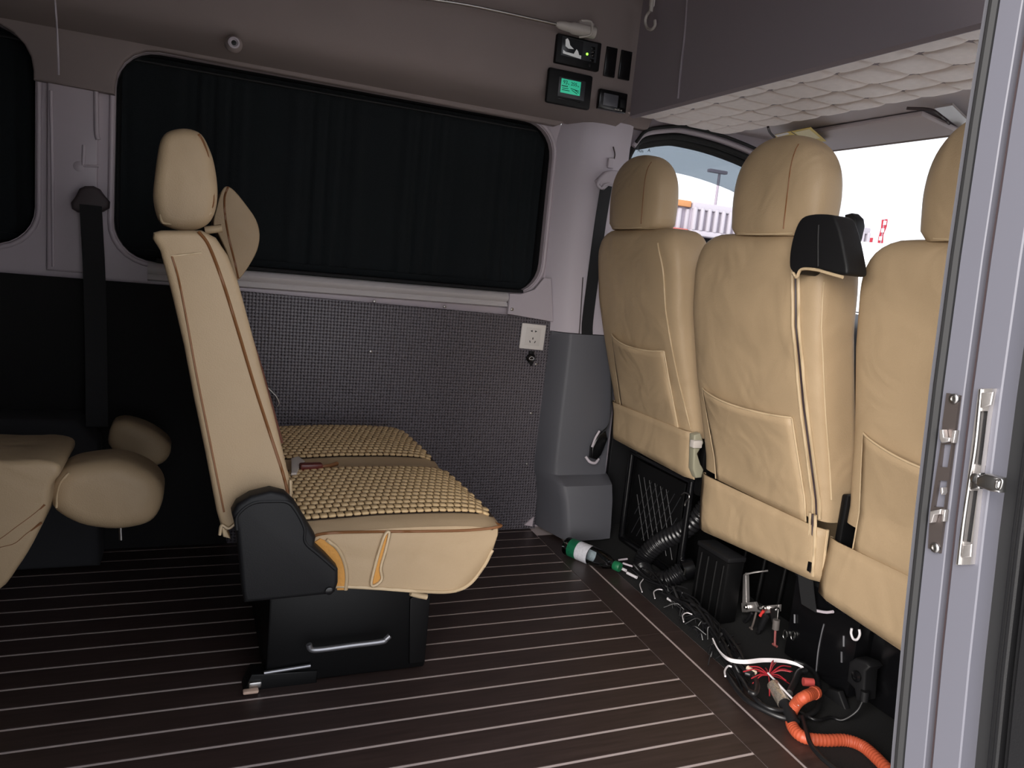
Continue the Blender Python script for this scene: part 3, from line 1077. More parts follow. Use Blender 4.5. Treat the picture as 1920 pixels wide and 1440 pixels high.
# buckle between the two places
bb = thing('seat_buckle', 'white belt tongue and dark red buckle lying on the beaded cushion', 'buckle', P(570, 870, Z=.40))
prism('tongue', [tuple(P(x, y, Z=.40)[i] for i in (0, 1)) for x, y in ((546, 862), (560, 858), (572, 868), (562, 874), (556, 890), (546, 890))], .398, .404, WHITED, bb, 'Z', .001)
box('buckle_body', P(583, 874, Z=.404), (.05, .022, .014), mat('dark_red_plastic', (92, 34, 26), .4), bb, .004, rot=(0, 0, R(4)))
tube('webbing_tail', [P(598, 876, Z=.40), P(615, 874, Z=.40), P(632, 869, Z=.40)], .005, BROWNP, bb, 6)
hook_ = thing('steel_hook', 'small bright steel hook against the dimpled board behind the seat', 'hook', P(516, 745, Y=2.24))
tube('hook_wire', [P(x, y, Y=2.24) for x, y in ((500, 725), (510, 735), (518, 744), (523, 756), (520, 762))], .003, STEEL, hook_, 8)
tube('hook_shank', [P(498, 718, Y=2.25), P(500, 728, Y=2.24)], .005, BLK, hook_, 8)

# ------------------------------------------------------------------ folded seat at the rear left
fs = thing('folded_rear_seat', 'tan folded rear seat back with drooping headrests in the dark corner', 'seat', (-.55, 1.7, 0))
fp = pxz([(-560, 900), (-300, 862), (0, 866), (70, 864), (108, 872), (112, 890), (96, 912), (92, 945), (82, 975), (60, 1022), (30, 1070), (-10, 1115), (-120, 1160), (-560, 1180)], 1.62)
fb = prism('backrest', soft(fp), 1.62, 1.84, TAN, fs, 'Y', .03, 4, 60)
tube('brown_piping', [P(x, y, Y=1.622) for x, y in ((84, 946), (60, 966), (30, 988), (0, 1010), (-40, 1032))], .0024, BROWNP, fb, 6)
tube('brown_piping', [P(x, y, Y=1.622) for x, y in ((78, 980), (50, 1000), (28, 1018), (0, 1026), (-40, 1040))], .0024, BROWNP, fb, 6)
tube('crease', [P(x, y, Y=1.624) for x, y in ((82, 896), (68, 915), (50, 934))], .0018, BROWNP, fb, 6)
h1 = prism('headrest', soft(pxz([(94, 955), (92, 920), (104, 896), (128, 880), (165, 872), (215, 868), (260, 880), (292, 900), (306, 925), (302, 955), (288, 980), (262, 993), (215, 1000), (160, 994), (120, 978)], 1.66)),
           1.66, 1.80, TAN, fs, 'Y', .035, 5, 60)
tube('cream_piping', [P(x, y, Y=1.668) for x, y in ((130, 886), (114, 905), (107, 930), (106, 952))], .0024, TANP, h1, 6)
tube('post', [P(226, 985, Y=1.72), P(227, 1012, Y=1.72)], .004, STEEL, h1, 8, 2)
prism('headrest', soft(pxz([(208, 845), (202, 820), (212, 796), (240, 792), (285, 808), (318, 835), (316, 860), (296, 876), (262, 872)], 2.03)), 2.03, 2.13, TAN, fs, 'Y', .03, 4, 60)
box('seat_base', (-.75, 1.8, .09), (.6, .4, .18), BLKM, fs, .01)

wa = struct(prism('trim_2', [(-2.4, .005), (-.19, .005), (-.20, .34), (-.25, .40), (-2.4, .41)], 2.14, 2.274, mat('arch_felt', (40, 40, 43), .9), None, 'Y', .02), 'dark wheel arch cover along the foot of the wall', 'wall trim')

# ------------------------------------------------------------------ three front seats seen from behind


class FrontSeat:
    def __init__(s, name, label, yl, yr, xb, zbot, ztopp, depth=.07, e=6.0):
        s.yl, s.yr, s.xb, s.e = yl, yr, xb, e
        s.yc, s.hw = (yl + yr) / 2, (yl - yr) / 2
        s.zbot, s.zt, s.d = zbot, ztopp, depth
        s.o = thing(name, label, 'seat', (interp(xb, zbot) + .05, s.yc, 0), 'front seats seen from behind')
        rings = []
        N = 26
        for j in range(N + 1):
            t = j / N
            z = zbot + (ztopp - zbot) * (1 - (1 - t) ** 1.6)
            w, d = s.wd(z)
            cx = interp(xb, z) + s.d + (s.d - d) * .2
            rings.append(sring(cx, s.yc, z, d, w, e, 56))
        s.body = loft('backrest', rings, TAN, s.o, 60)

    def wd(s, z):
        u = max(0.0, (z - (s.zt - .13)) / .13)
        u = min(1.0, u)
        w = s.hw * (1 - .36 * (1 - math.sqrt(max(0, 1 - u ** 2.4))))
        u2 = min(1.0, max(0.0, (z - (s.zt - .045)) / .045))
        d = s.d * (1 - .55 * (1 - math.sqrt(max(0, 1 - u2 ** 2))))
        return w, d

    def surf(s, y, z, off=0.0):
        w, d = s.wd(z)
        t = min(.995, abs(y - s.yc) / w)
        x = interp(s.xb, z) + s.d + (s.d - d) * .2 - d * (1 - t ** s.e) ** (1 / s.e)
        return Vector((x - off, y, z))

    def line(s, name, yz, r=.0022, m=TANP, off=.001, parent=None):
        pts = smooth_path([Vector((0, y, z)) for y, z in yz], 6)
        return tube(name, [s.surf(p.y, p.z, off) for p in pts], r, m, parent or s.body, 6, 0)

    def flap(s, ya, yb, ztop_, za, zb, tilt=0.0):
        """hanging hem panel below the body"""
        v, f = [], []
        nu, nv = 16, 6
        for j in range(nv + 1):
            for i in range(nu + 1):
                u, t = i / nu, j / nv
                y = ya + (yb - ya) * u
                zlow = za + (zb - za) * u
                z = ztop_ + (zlow - ztop_) * t
                ed = min(1, max(0.0, 1 - min(u, 1 - u) * 14)) ** 2
                x = interp(s.xb, z) - .002 + .012 * ed - .003 * math.sin(3.1 * t)
                v.append((x, y, z))
        for j in range(nv):
            for i in range(nu):
                q = j * (nu + 1) + i
                f.append((q, q + 1, q + nu + 2, q + nu + 1))
        o = mk('hem_flap', v, f, TAN, s.o, 60)
        o.modifiers.new('thick', 'SOLIDIFY').thickness = .006
        edge = [Vector(v[j * (nu + 1)]) for j in range(nv + 1)] + [Vector(v[nv * (nu + 1) + i]) for i in range(1, nu + 1)] + [Vector(v[j * (nu + 1) + nu]) for j in range(nv - 1, -1, -1)]
        tube('hem_piping', edge, .0042, TANP, o, 6, 0)
        tube('flap_seam', [Vector(v[i]) + Vector((-.002, 0, -.004)) for i in range(nu + 1)], .0022, TANP, o, 6, 0)
        return o

    def pocket(s, ta, tb, ba, bb_, sag=.02, band=.028):
        """patch pocket; corners (y, z): top far, top near, bottom far, bottom near"""
        v, f = [], []
        nu, nv = 18, 12
        for j in range(nv + 1):
            t = j / nv
            for i in range(nu + 1):
                u = i / nu
                ytop, ztp = ta[0] + (tb[0] - ta[0]) * u, ta[1] + (tb[1] - ta[1]) * u - sag * 4 * u * (1 - u)
                ybt, zbt = ba[0] + (bb_[0] - ba[0]) * u, ba[1] + (bb_[1] - ba[1]) * u
                y, z = ytop + (ybt - ytop) * t, ztp + (zbt - ztp) * t
                gap = .002 + .018 * (1 - t) ** 1.5 * (4 * u * (1 - u)) ** .6 + .007 * math.sin(t * 6 + u * 5) * u * (1 - u) * 4 * min(1, (1 - t) * 3) ** 1.5
                v.append(s.surf(y, z, gap))
        for j in range(nv):
            for i in range(nu):
                q = j * (nu + 1) + i
                f.append((q, q + 1, q + nu + 2, q + nu + 1))
        o = mk('pocket', v, f, TAN, s.o, 60)
        o.modifiers.new('thick', 'SOLIDIFY').thickness = .003
        V_ = [Vector(p) for p in v]
        dx = Vector((-.0015, 0, 0))
        tube('pocket_piping', [V_[i] + dx for i in range(nu + 1)], .0026, TANP, o, 6, 0)
        tube('pocket_piping', [V_[2 * (nu + 1) + i] + dx * .6 for i in range(nu + 1)], .0014, TANP, o, 6, 0)
        tube('pocket_piping', [V_[j * (nu + 1)] + dx for j in range(nv + 1)], .0026, TANP, o, 6, 0)
        tube('pocket_piping', [V_[j * (nu + 1) + nu] + dx for j in range(nv + 1)], .0026, TANP, o, 6, 0)
        return o


def front_head(seat, xb, yc, hw, z0, z1, depth=.105, seam=None):
    rings = []
    N = 20
    for j in range(N + 1):
        t = j / N
        z = z0 + (z1 - z0) * (1 - (1 - t) ** 1.7)
        u = (z - z0) / (z1 - z0)
        low = max(0, 1 - u / .10)
        w = hw * (math.sqrt(max(0.0, 1 - max(0, (u - .30) / .70) ** 2.6)) * .90 + .10) * (1 - .10 * low ** 2) * (.95 + .05 * min(1, u / .35))
        d = depth / 2 * (math.sqrt(max(0.0, 1 - max(0, (u - .55) / .45) ** 2.4)) * .7 + .30) * (1 - .12 * low ** 2)
        rings.append(sring(xb + depth / 2 - .01 * u, yc, z, d, w, 3.0, 44))
    h = loft('headrest', rings, TAN, seat.o, 60)
    pts = []
    ys = yc if seam is None else seam
    for j in range(1, 16):
        u = j / 16 * .93
        z = z0 + (z1 - z0) * u
        low = max(0, 1 - u / .10)
        w = hw * (math.sqrt(max(0.0, 1 - max(0, (u - .30) / .70) ** 2.6)) * .90 + .10) * (1 - .10 * low ** 2)
        d = depth / 2 * (math.sqrt(max(0.0, 1 - max(0, (u - .55) / .45) ** 2.4)) * .7 + .30)
        k = min(.99, abs(ys - yc) / w)
        pts.append(Vector((xb + depth / 2 - .01 * u - d * (1 - k ** 3) ** (1 / 3), ys, z)))
    tube('head_seam', pts, .0014, BROWNP, h, 6, 0)
    tube('base_hem', [(xb + .014, yc + hw * .62, z0 + .005), (xb + .006, yc + hw * .3, z0 + .002), (xb + .006, yc - hw * .3, z0 + .002), (xb + .014, yc - hw * .62, z0 + .005)], .0026, TANP, h, 6)
    for sgn in (-1, 1):
        tube('post', [(xb + depth * .55, yc + sgn * .05, z0 - .04), (xb + depth * .55, yc + sgn * .05, z0 + .02)], .006, STEEL, h, 8, 2)
    return h


# driver seat
D = FrontSeat('front_seat', 'tan driver seat with small back pocket next to grey pillar', 2.200, 1.745,
              [(.30, 1.342), (.44, 1.332), (.60, 1.278), (.70, 1.246), (.81, 1.214), (.96, 1.190), (1.05, 1.19)], .455, 1.035)
D.flap(2.192, 1.735, .475, .352, .340)
D.pocket((2.105, .706), (1.815, .692), (2.125, .468), (1.80, .462), .016)
D.line('back_seam', [(1.83, .99), (1.80, .92), (1.79, .80), (1.778, .66), (1.765, .55), (1.757, .48)], .0024)
front_head(D, 1.185, 2.008, .146, 1.03, 1.244, .11, 1.925)
box('side_bolster_frame', (1.46, 1.76, .36), (.16, .03, .16), BLKM, D.o, .01)
prism('recliner_cover', pxz([(1300, 815), (1312, 812), (1318, 830), (1306, 850), (1312, 870), (1318, 880), (1314, 895), (1304, 896), (1298, 880)], 1.72), 1.715, 1.74, mat('olive_plastic', (150, 146, 126), .5), D.o, 'Y', .004)
box('recliner_pin', P(1305, 832, Y=1.715), (.03, .02, .022), WHITED, D.o, .003)
box('seat_cushion', (1.70, 1.98, .40), (.44, .44, .14), TAN, D.o, .04, seg=4)

# middle seat
C = FrontSeat('front_seat', 'tan middle seat with zipped cover and black belt housing on its shoulder', 1.695, 1.238,
              [(.20, 1.350), (.36, 1.336), (.43, 1.324), (.65, 1.257), (.82, 1.216), (.93, 1.206), (1.05, 1.206)], .385, 1.022)
C.flap(1.685, 1.232, .372, .212, .248)
C.pocket((1.645, .618), (1.312, .612), (1.618, .376), (1.288, .372), .012)
zp = [(1.318, .955), (1.312, .92), (1.300, .82), (1.290, .70), (1.282, .58), (1.276, .48), (1.271, .39)]
C.line('zip_tape', zp, .0034, TANP, .002)
C.line('zip_tape', [(y - .017, z) for y, z in zp], .0042, TANP, .002)
zo = C.line('zip', [(y - .008, z) for y, z in zp], .0026, GROOVE, .0005)
fz = lambda y, z: Vector((interp(C.xb, z) - .006, y, z))
tube('zip_tape', [fz(1.270, .40), fz(1.267, .33), fz(1.264, .262)], .0034, TANP, C.body, 6)
tube('zip_tape', [fz(1.253, .40), fz(1.250, .33), fz(1.247, .255)], .0042, TANP, C.body, 6)
tube('zip', [fz(1.261, .40), fz(1.258, .33), fz(1.255, .26)], .0026, GROOVE, C.body, 6)
box('zip_slider', fz(1.256, .275) + Vector((-.003, 0, 0)), (.006, .010, .024), BLKG, zo, .002)
C.line('side_seam', [(1.243, .92), (1.2405, .80), (1.2395, .66), (1.2392, .54), (1.2395, .44)], .002, TANP, .001)
front_head(C, 1.206, 1.438, .150, 1.015, 1.240, .12, 1.365)
# black shoulder belt housing
bc_p = [(1481, 505), (1479, 485), (1483, 455), (1492, 425), (1503, 408), (1520, 402), (1542, 401), (1560, 404), (1568, 415), (1577, 445), (1584, 480), (1588, 505), (1584, 515), (1565, 514), (1542, 508), (1510, 503), (1495, 514)]
HBX = 1.168
poly = [tuple(P(x, y, X=HBX)[i] for i in (1, 2)) for x, y in bc_p]
hb = prism('belt_housing', soft(poly), HBX, HBX + .055, BLK, C.o, 'X', .012, 4, 50)
tube('housing_rib', [P(x, y, X=HBX + .001) for x, y in ((1535, 422), (1534, 450), (1534, 480), (1534, 500))], .003, BLK, hb, 8)
prism('housing_wing', [tuple(P(x, y, X=1.34)[i] for i in (1, 2)) for x, y in ((1582, 402), (1594, 399), (1603, 408), (1605, 422), (1600, 445), (1592, 470), (1584, 470))], 1.34, 1.37, BLK, C.o, 'X', .006)
tube('cover_lip', [P(x, y, X=HBX - .004) for x, y in ((1487, 512), (1494, 520), (1503, 505), (1530, 506), (1548, 511), (1580, 520))], .0034, TANP, C.o, 6)
box('seat_cushion', (1.70, 1.47, .335), (.44, .42, .14), TAN, C.o, .04, seg=4)
strap_ = ribbon('belt_strap', [P(1510, 1082, X=1.345), P(1513, 1110, X=1.35), P(1517, 1140, X=1.355)], [Vector((0, 1, 0))] * 3, .045, .004, WEB, C.o)

# passenger seat
S = FrontSeat('front_seat', 'tan passenger seat partly hidden behind the door jamb', 1.212, .735,
              [(.20, 1.345), (.34, 1.350), (.437, 1.352), (.618, 1.326), (.79, 1.290), (.946, 1.270), (1.05, 1.27)], .40, 1.018)
S.flap(1.232, .735, .355, .222, .190)
S.pocket((1.165, .612), (.80, .590), (1.160, .352), (.80, .340), .018)
front_head(S, 1.270, .955, .146, 1.012, 1.245, .115, .90)
box('seat_cushion', (1.70, .97, .335), (.44, .44, .14), TAN, S.o, .04, seg=4)
side_gap = box('side_panel', (1.43, 1.215, .33), (.14, .02, .26), BLKM, S.o, .006)

# ------------------------------------------------------------------ things on the upper wall
UY = 2.117
GREY = mat('screen_grey', (60, 62, 66), .35)


def wall_frame(corners, Y=UY):
    """local frame from four photo corners TL TR BR BL on the wall"""
    tl, tr, br_, bl = [P(*c, Y=Y) for c in corners]
    o = (tl + tr + br_ + bl) / 4
    w = ((tr - tl).length + (br_ - bl).length) / 2
    h = ((tl - bl).length + (tr - br_).length) / 2
    # local x -> +X, local y -> +Z, local z -> -Y (toward the room)
    M = Matrix(((1, 0, 0, o.x), (0, 0, -1, o.y), (0, 1, 0, o.z), (0, 0, 0, 1)))
    return M, w, h, o


def lbox(name, M, x, y, z, sx, sy, sz, m, parent, bev=.001):
    return box(name, (x, y, z), (sx, sy, sz), m, parent, bev, mtx=M)


# heater controller with a small picture screen
M, w, h, o = wall_frame([(1046, 66), (1125, 83), (1117, 136), (1032, 117)])
t = thing('heater_controller', 'black controller panel with white picture screen and green light', 'control panel', o)
lbox('case', M, 0, 0, .008, w, h, .018, BLK, t, .004)
lbox('face', M, .0, .008, .0175, w * .80, h * .66, .002, GREY, t, .0006)
lbox('screen', M, -w * .16, h * .10, .0188, w * .46, h * .58, .001, mat('screen_dark', (44, 46, 50), .25), t, .0003)
pic = mat('picture_white', (200, 200, 200), .5, emit=(190, 190, 190), estr=.12)


def lpoly(name, M, pts, z, th, m, parent):
    v = [M @ Vector((x, y, z)) for x, y in pts] + [M @ Vector((x, y, z + th)) for x, y in pts]
    n_ = len(pts)
    f = [tuple(range(n_)), tuple(range(2 * n_ - 1, n_ - 1, -1))] + [(i, (i + 1) % n_, n_ + (i + 1) % n_, n_ + i) for i in range(n_)]
    return mk(name, v, f, m, parent, 0)


lpoly('picture', M, [(-w * .33, h * .33), (-w * .29, h * .38), (-w * .25, h * .30), (-w * .22, h * .16), (-w * .13, h * .06), (-w * .25, h * .04), (-w * .32, h * .10)], .0193, .0006, pic, t)
lpoly('picture', M, [(-w * .36, -h * .04), (-w * .30, -h * .09), (-w * .12, -h * .10), (-w * .07, h * .08), (-w * .03, h * .02), (w * .0, -h * .10), (w * .05, -h * .10), (w * .05, -h * .22), (-w * .36, -h * .16)], .0193, .0006, pic, t)
lathe('green_light', [(.0035, 0), (.0035, .001), (.002, .0022)], mat('green_led', (120, 220, 60), .4, emit=(130, 255, 60), estr=1.2), t, M @ Matrix.Translation((w * .18, 0, .0185)), 14)
for k, yy in enumerate((.24, .10, -.02, -.18)):
    b_ = lbox('button', M, w * .30, h * yy, .0195, w * .085, h * .10, .002, BLKG, t, .0006)
    if k in (1, 2):
        lathe('button_dot', [(.0012, 0), (.0012, .0004)], WHITE, b_, M @ Matrix.Translation((w * .30, h * yy, .0205)), 8)
lathe('round_key', [(.006, 0), (.006, .002), (.004, .003)], BLK, t, M @ Matrix.Translation((w * .28, -h * .36, .0165)), 18)

# battery monitor with green display
M, w, h, o = wall_frame([(1027, 129), (1111, 143), (1099, 207), (1018, 193)])
t = thing('battery_monitor', 'black battery monitor with lit green number display', 'display', o)
lbox('case', M, 0, 0, .008, w, h, .018, BLK, t, .007)
lbox('bezel', M, .004, .0, .0175, w * .60, h * .56, .003, GREY, t, .001)
LCD = mat('lit_lcd', (40, 200, 150), .4, emit=(66, 196, 160), estr=.16)
sc_ = lbox('screen', M, .0, h * .04, .0192, w * .44, h * .40, .001, LCD, t, .0003)
nrm = (0, -1, 0)


def ltext(s, x, y, size, name='digits', z=.0201):
    return text(name, s, M @ Vector((x, y, z)), size, mat('lcd_ink', (8, 60, 46), .6), sc_, nrm)


ltext('93', -w * .13, h * .14, h * .155)
ltext('%', -w * .055, h * .105, h * .06)
ltext('255', w * .065, h * .13, h * .14)
ltext('m', w * .165, h * .10, h * .07)
for k in range(4):
    lbox('bar_mark', M, -w * .19 + w * .035 * k, h * .035, .0198, w * .025, h * .035, .0006, mat('lcd_ink', (8, 60, 46), .6), sc_, 0)
for a, b in (((-.19, -.03), (-.05, -.02)), ((-.19, -.08), (-.02, -.075)), ((.0, .0), (.19, -.03)), ((.03, -.04), (.16, -.12)), ((.10, -.02), (.19, -.09))):
    tube('trace_mark', [M @ Vector((w * a[0], h * a[1], .0199)), M @ Vector((w * b[0], h * b[1], .0199))], .0009, mat('lcd_ink', (8, 60, 46), .6), sc_, 5, 1)
lbox('lower_lip', M, 0, -h * .34, .017, w * .5, .003, .003, BLKG, t, .0008)

for nm, cs in (('left', [(1138, 88), (1159, 92), (1148, 146), (1128, 142)]), ('right', [(1165, 94), (1186, 99), (1176, 152), (1156, 147)])):
    M, w, h, o = wall_frame(cs)
    t = thing('blank_switch_plate', 'narrow black plate nearer the green display, left of its twin' if nm == 'left' else 'narrow black plate nearer the overhead shelf, right of its twin', 'switch plate', o, 'twin black plates')
    lbox('face', M, 0, 0, .003, w, h, .008, BLKG, t, .002)
    for sx in (-1, 1):
        for sy in (-1, 1):
            lathe('corner_screw', [(.0018, 0), (.0018, .0008)], BLK, t, M @ Matrix.Translation((sx * w * .34, sy * h * .43, .007)), 8)

M, w, h, o = wall_frame([(1122, 167), (1174, 178), (1167, 213), (1115, 205)])
t = thing('inverter_remote', 'small black remote panel with grey blank screen below the twin plates', 'control panel', o)
lbox('case', M, 0, 0, .008, w, h, .018, BLKG, t, .004)
lbox('screen', M, -w * .10, .0, .0175, w * .52, h * .60, .002, mat('blank_screen', (92, 92, 98), .3), t, .0005)
lbox('screen_rim', M, -w * .05, -h * .34, .018, w * .62, .0022, .002, GREY, t, .0005)
lbox('switch', M, w * .33, -h * .08, .019, w * .20, h * .42, .006, BLK, t, .002)
for k in range(5):
    lbox('maker_mark', M, w * (.10 + .055 * k), -h * .40, .0175, w * (.02 if k % 2 else .035), h * .06, .0006, WHITED, t, 0)

# curtain rod and its bracket
rd = thing('curtain_rod', 'thin steel rod with aged white plastic end cup under the roof', 'rod', P(1080, 55, Y=2.07))
tube('rod', [P(700, -14, Y=2.08), P(815, 0, Y=2.08), P(900, 14, Y=2.08), P(1050, 47, Y=2.08)], .0042, STEEL, rd, 10, 3)
A_, B_ = P(1045, 46, Y=2.08), P(1114, 62, Y=2.08)
lathe('end_cup', [(.006, -.004), (.0105, .006), (.0125, .02), (.013, .04), (.0165, .05), (.0165, (B_ - A_).length)], WHITED, rd, frame_from(A_, B_), 20)
tube('clip', [P(x, y, Y=q) for x, y, q in ((1090, 38, 2.075), (1108, 41, 2.066), (1110, 55, 2.060), (1106, 66, 2.066), (1086, 70, 2.075))], .003, WHITED, rd, 8)
box('wall_foot', P(1097, 55, Y=2.108), (.05, .018, .04), WHITED, rd, .004)

hk = thing('ceiling_hook', 'pale plastic S shaped hook hanging before the overhead shelf', 'hook', P(1220, 20, X=1.17))
tube('hook_curve', [P(x, y, X=1.17) for x, y in ((1219, 20), (1212, 30), (1210, 42), (1214, 53), (1222, 55), (1228, 48), (1228, 38))], .0042, WHITED, hk, 8)
tube('hook_shank', [P(1220, 22, X=1.17), P(1222, 8, X=1.17), P(1223, -8, X=1.17)], .006, WHITED, hk, 8)
box('hook_clip', P(1223, 2, X=1.172), (.014, .012, .03), WHITE, hk, .003)
box('hook_mount', P(1224, -24, X=1.19), (.03, .02, .03), WHITED, hk, .003)

cl = thing('coat_peg', 'round felt coloured coat peg above the curtained window', 'peg', P(438, 83, Y=2.12))
c_ = P(438, 83, Y=2.118)
lathe('peg_base', [(.021, 0), (.020, .008), (.014, .014)], HEAD, cl, frame_from(c_, c_ + Vector((0, -1, 0))), 22)
lathe('peg_rim', [(.0135, .014), (.0135, .019), (.010, .020), (.007, .016)], PILLAR, cl, frame_from(c_, c_ + Vector((0, -1, 0))), 22)
lathe('peg_socket', [(.0068, .0155), (.005, .017)], INK, cl, frame_from(c_, c_ + Vector((0, -1, 0))), 16)

# outlet and round socket on the dimpled board
o = P(997.5, 631, Y=2.274)
t = thing('wall_outlet', 'white square mains outlet on the dimpled board beside the pillar', 'outlet', o)
M = Matrix(((1, 0, 0, o.x), (0, 0, -1, o.y), (0, 1, 0, o.z), (0, 0, 0, 1))) @ Matrix.Rotation(R(-2), 4, 'Z')
lbox('faceplate', M, 0, 0, .004, .086, .083, .008, WHITE, t, .002)
lbox('insert', M, 0, 0, .0083, .052, .058, .001, mat('insert_white', (220, 214, 210), .4), t, .0003)
for sx in (-1, 1):
    lpoly('slot', M, [(sx * .0045, .022), (sx * .012, .0185), (sx * .0045, .015)] if sx < 0 else [(.0045, .015), (.012, .0185), (.0045, .022)], .0087, .0004, INK, t)
lpoly('slot', M, [(-.0016, -.002), (.0016, -.002), (.0016, -.009), (-.0016, -.009)], .0087, .0004, INK, t)
lpoly('slot', M, [(-.012, -.013), (-.009, -.013), (-.006, -.020), (-.009, -.020)], .0087, .0004, INK, t)
lpoly('slot', M, [(.009, -.013), (.012, -.013), (.009, -.020), (.006, -.020)], .0087, .0004, INK, t)
o = P(994.5, 671, Y=2.274)
t = thing('round_socket', 'round black covered socket just below the white outlet', 'socket', o)
F_ = frame_from(o, o + Vector((0, -1, 0)))
lathe('ring', [(.0155, 0), (.0155, .006), (.012, .009), (.010, .008)], BLKG, t, F_, 22)
tube('ring_mark', [o + Vector((-.007, -.0092, .001)), o + Vector((0, -.0092, .005)), o + Vector((.007, -.0092, .002)), o + Vector((.006, -.0092, -.004)), o + Vector((-.006, -.0092, -.004))], .0012, WIREW, t, 6, 4, True)
box('hinge', o + Vector((-.001, -.005, .018)), (.016, .012, .010), BLK, t, .002)
prism('cap_tongue', [(o.x - .009, o.z - .012), (o.x + .009, o.z - .012), (o.x + .004, o.z - .026)], 2.266, 2.274, BLK, t, 'Y', .001)

# ------------------------------------------------------------------ rear pillar belt
sb = thing('seat_belt', 'black seat belt hanging from dark guide on the pillar between windows', 'seat belt', P(170, 375, Y=2.26))
prism('guide_cover', pxz([(136, 392), (134, 380), (143, 368), (150, 354), (160, 349), (176, 349), (186, 354), (196, 368), (205, 378), (204, 390), (192, 397), (146, 398)], 2.25), 2.235, 2.284, mat('guide_brown', (70, 60, 62), .6), sb, 'Y', .008)
ribbon('webbing', [P(170, 385, Y=2.232), P(173, 440, Y=2.225), P(177, 520, Y=2.215), P(180, 640, Y=2.20), P(182, 800, Y=2.15)], [Vector((1, 0, 0))] * 5, .050, .003, WEB, sb)

# ------------------------------------------------------------------ clutter under the front seats
eb = struct(prism('wall_engine_cover', [(1.545, .0), (1.555, .22), (1.60, .24), (1.95, .24), (1.95, -.25), (1.62, -.25)], .62, 2.25, BLKM, None, 'Y', .01), 'black engine cover wall under the front seats', 'engine cover')
for y_ in (1.40, 1.52, 1.60, 1.68):
    tube('pressed_rib', [(1.520, y_, .01), (1.524, y_ - .005, .14), (1.53, y_ - .01, .25)], .006, BLKM, eb, 8)

# wire crate under the driver seat
ck = thing('wire_crate', 'black crate with netted side standing under the driver seat', 'crate', (1.46, 1.97, 0))
x0, x1, y0, y1, z0, z1 = 1.385, 1.515, 1.79, 2.125, .012, .315
for (a, b) in (((x0, y0, z0), (x0, y0, z1)), ((x0, y1, z0), (x0, y1, z1)), ((x0, y0, z1), (x0, y1, z1)), ((x0, y0, z0), (x0, y1, z0)), ((x1, y0, z1), (x1, y1, z1)), ((x0, y0, z1), (x1, y0, z1)), ((x0, y1, z1), (x1, y1, z1))):
    tube('rail', [a, b], .011, BLKG, ck, 8, 2)
box('crate_bottom', ((x0 + x1) / 2, (y0 + y1) / 2, z0 + .01), (x1 - x0, y1 - y0, .01), BLKM, ck, .002)
box('crate_front', (x0 + .012, (y0 + y1) / 2 + .01, .16), (.006, y1 - y0 - .06, .27), BLKM, ck, .002)
box('crate_back', (x1 - .006, (y0 + y1) / 2, .16), (.008, y1 - y0, .28), BLKM, ck, .002)
NET = mat('net_cord', (34, 34, 37), .5)
for k in range(7):
    a = 1.86 + k * .032
    for sg in (-1, 1):
        pts = []
        for j in range(7):
            zz_ = .05 + .2 * j / 6
            yy_ = a + sg * (.2 * j / 6 - .1) * .55
            if 1.83 < yy_ < 2.08:
                pts.append((x0 + .004, yy_, zz_))
        if len(pts) > 1:
            tube('net_cord', pts, .0014, NET, ck, 5, 2)
box('top_lug', (x0 + .01, y1 - .02, z1 + .018), (.05, .05, .026), BLK, ck, .006)
tube('wire_loop', [P(x, y, X=1.37) for x, y in ((1278, 928), (1284, 924), (1291, 927), (1292, 934), (1286, 941), (1284, 948))], .0025, STEEL, ck, 8)

# corrugated hose
hs = [P(x, y, X=q) for x, y, q in ((1335, 935, 1.44), (1310, 970, 1.42), (1275, 998, 1.40), (1240, 1015, 1.375), (1214, 1038, 1.35), (1203, 1062, 1.33), (1218, 1085, 1.325), (1250, 1088, 1.34), (1280, 1070, 1.38))]
hp = smooth_path(hs, 26)
hose = thing('corrugated_hose', 'black ribbed air hose curling out between driver and middle seats', 'hose', hs[5])
v, f = tube_data(hp, lambda t: .0275 + .0028 * math.sin(t * len(hp) * 1.26), 18)
mk('ribbed_tube', v, f, mat('hose_black', (26, 26, 28), .3), hose, 70)
tube('end_collar', [hs[-1] + Vector((0, .0, .0)), hs[-1] + Vector((.03, -.01, .012))], .031, BLKG, hose, 16, 2)
box('collar_tab', P(1284, 1072, X=1.36), (.004, .006, .02), STEEL, hose, .001)

bx_ = thing('battery_box', 'plain black battery box between hose and metal bracket', 'box', (1.352, 1.58, 0))
box('case', (1.352, 1.58, .09), (.055, .13, .172), BLKM, bx_, .006)
for y_ in (1.535, 1.565, 1.60, 1.63):
    tube('pressed_rib', [(1.325, y_, .012), (1.324, y_ - .003, .09), (1.325, y_ - .005, .165)], .004, BLKM, bx_, 8)
box('lid', (1.352, 1.58, .183), (.06, .136, .014), BLK, bx_, .004)

